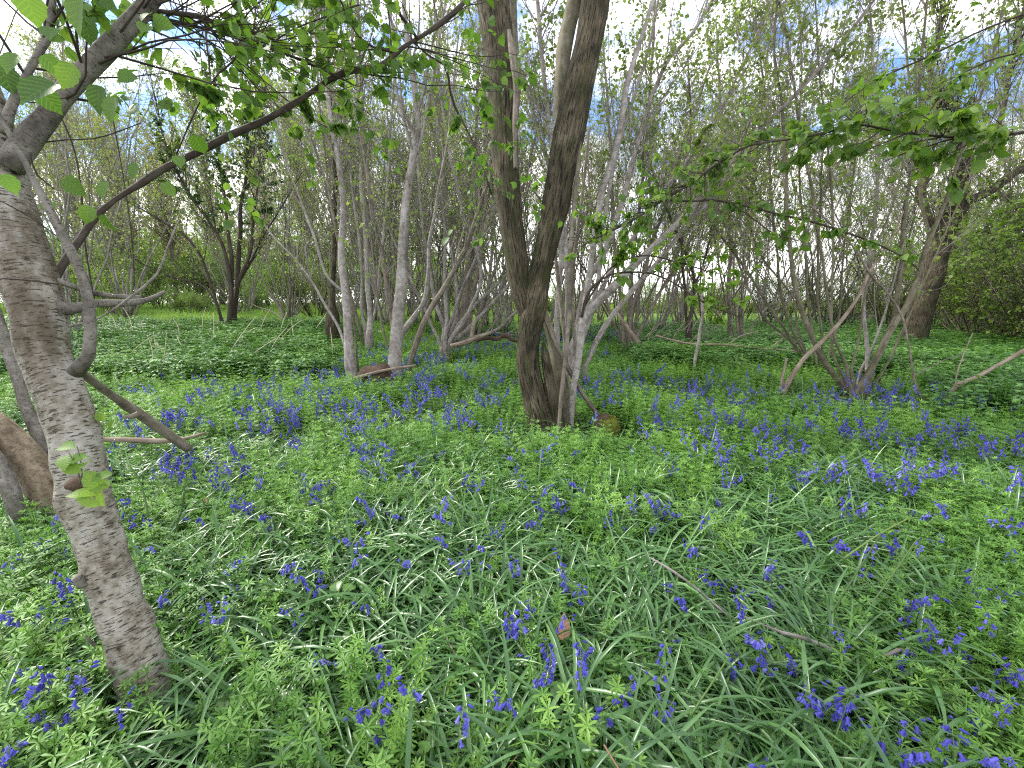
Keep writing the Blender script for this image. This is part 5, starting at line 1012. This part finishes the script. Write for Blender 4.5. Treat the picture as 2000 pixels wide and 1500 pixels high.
clus = [(1340, 812, 60, 22, 30), (1460, 800, 70, 20, 30), (1560, 830, 70, 26, 34), (1720, 840, 80, 28, 44), (1850, 865, 90, 26, 44), (1950, 895, 60, 24, 26), (1740, 800, 60, 8, 16), (1640, 775, 80, 12, 22), (1500, 755, 120, 12, 22), (1250, 760, 80, 14, 22), (1400, 890, 60, 24, 18), (1680, 900, 100, 24, 22),
        (420, 790, 90, 20, 34), (560, 765, 80, 22, 34), (360, 740, 60, 12, 14), (700, 800, 100, 28, 34), (840, 790, 80, 24, 30), (760, 880, 130, 28, 26), (550, 870, 110, 28, 22), (900, 735, 60, 22, 26), (800, 740, 90, 18, 24), (330, 850, 60, 24, 16), (340, 900, 60, 24, 12), (960, 850, 50, 30, 12), (1200, 800, 60, 24, 16), (1190, 900, 90, 24, 12), (640, 940, 200, 40, 22), (1450, 990, 260, 50, 22), (1850, 960, 110, 30, 16)]
allp = [pts]
for cx, cy, sx, sy, n in clus:
    n = int(n * (1.7 if cx < 1000 else 1.1)); m = max(1, n // 4); cc = band(m, cx, cy, sx, sy, rb); idx = rb.integers(0, m, n); allp.append(cc[idx] + rb.normal(size=(n, 2)) * [9, 4])
far = np.concatenate([band(170, 900, 690, 130, 22, rb), band(80, 760, 700, 110, 22, rb), band(70, 1230, 750, 110, 14, rb), band(60, 600, 745, 140, 12, rb), band(80, 1600, 780, 200, 12, rb)])
allp.append(far); allp = np.concatenate(allp)
H_FL = 0.2
X, Y = ground(allp[:, 0], np.maximum(allp[:, 1], 640), H_FL)
haze_x = np.concatenate([rb.uniform(1.2, 6, 900), rb.uniform(6, 15, 1600), rb.uniform(-1.5, 2, 350)]); haze_y = np.concatenate([rb.uniform(12, 19, 900), rb.uniform(11, 18, 1600), rb.uniform(8, 14, 350)])
P = np.stack([X, Y, gz(X, Y)], -1); dist = np.hypot(np.hypot(X, Y), 1.0); ok_ = (dist > .9) & (P[:, 1] < 14) & (P[:, 1] > .25); P = P[ok_]; dist = dist[ok_]
o_ = np.argsort(dist); P = P[o_]
r6 = np.random.default_rng(17); n_ind = 300
for q in range(min(n_ind, len(P))):
    st, bl, tip = bells[q % len(bells)]; a = r6.uniform(0, 6.28); s = r6.uniform(.72, 1.12)
    off = np.array([math.cos(a) * tip[0] - math.sin(a) * tip[1], math.sin(a) * tip[0] + math.cos(a) * tip[1]]) * s
    root = thing('bluebell', (P[q, 0] - off[0], P[q, 1] - off[1], P[q, 2]), 'violet blue bluebell with nodding bells rising out of the goosegrass', 'flower', 'bluebells flowering across the near ground')
    root.rotation_euler = (r6.normal(0, .09), r6.normal(0, .09), a); root.scale = (s, s, s)
    for me in (st, bl):
        c = bpy.data.objects.new(me.name.split('.')[0] if me is st else 'flower_head', me); COL.objects.link(c); c.parent = root
rest = P[n_ind:]; hz = np.stack([haze_x, haze_y, gz(haze_x, haze_y)], -1); rest = np.concatenate([rest, hz]); m = len(rest)
tm = []
for q in range(6):
    st, bl, _ = t_bell(950 + q, True); mb = MB()
    mb.V = st.V + [v for v in bl.V]; off = st.n; mb.F = st.F + [f + off for f in bl.F]; mb.r = st.r + bl.r; mb.b = st.b + bl.b; mb.m = [np.ones(len(f)) for f in st.F] + bl.m; mb.n = st.n + bl.n
    tm.append((mb, [G_BELL, G_STEM]))
scatter('far_bluebells', 'violet blue haze of bluebells farther off under the trees', tm, rest, r6.uniform(.9, 1.35, m), np.stack([r6.normal(0, .1, m), r6.normal(0, .1, m), r6.uniform(0, 6.28, m)], -1))
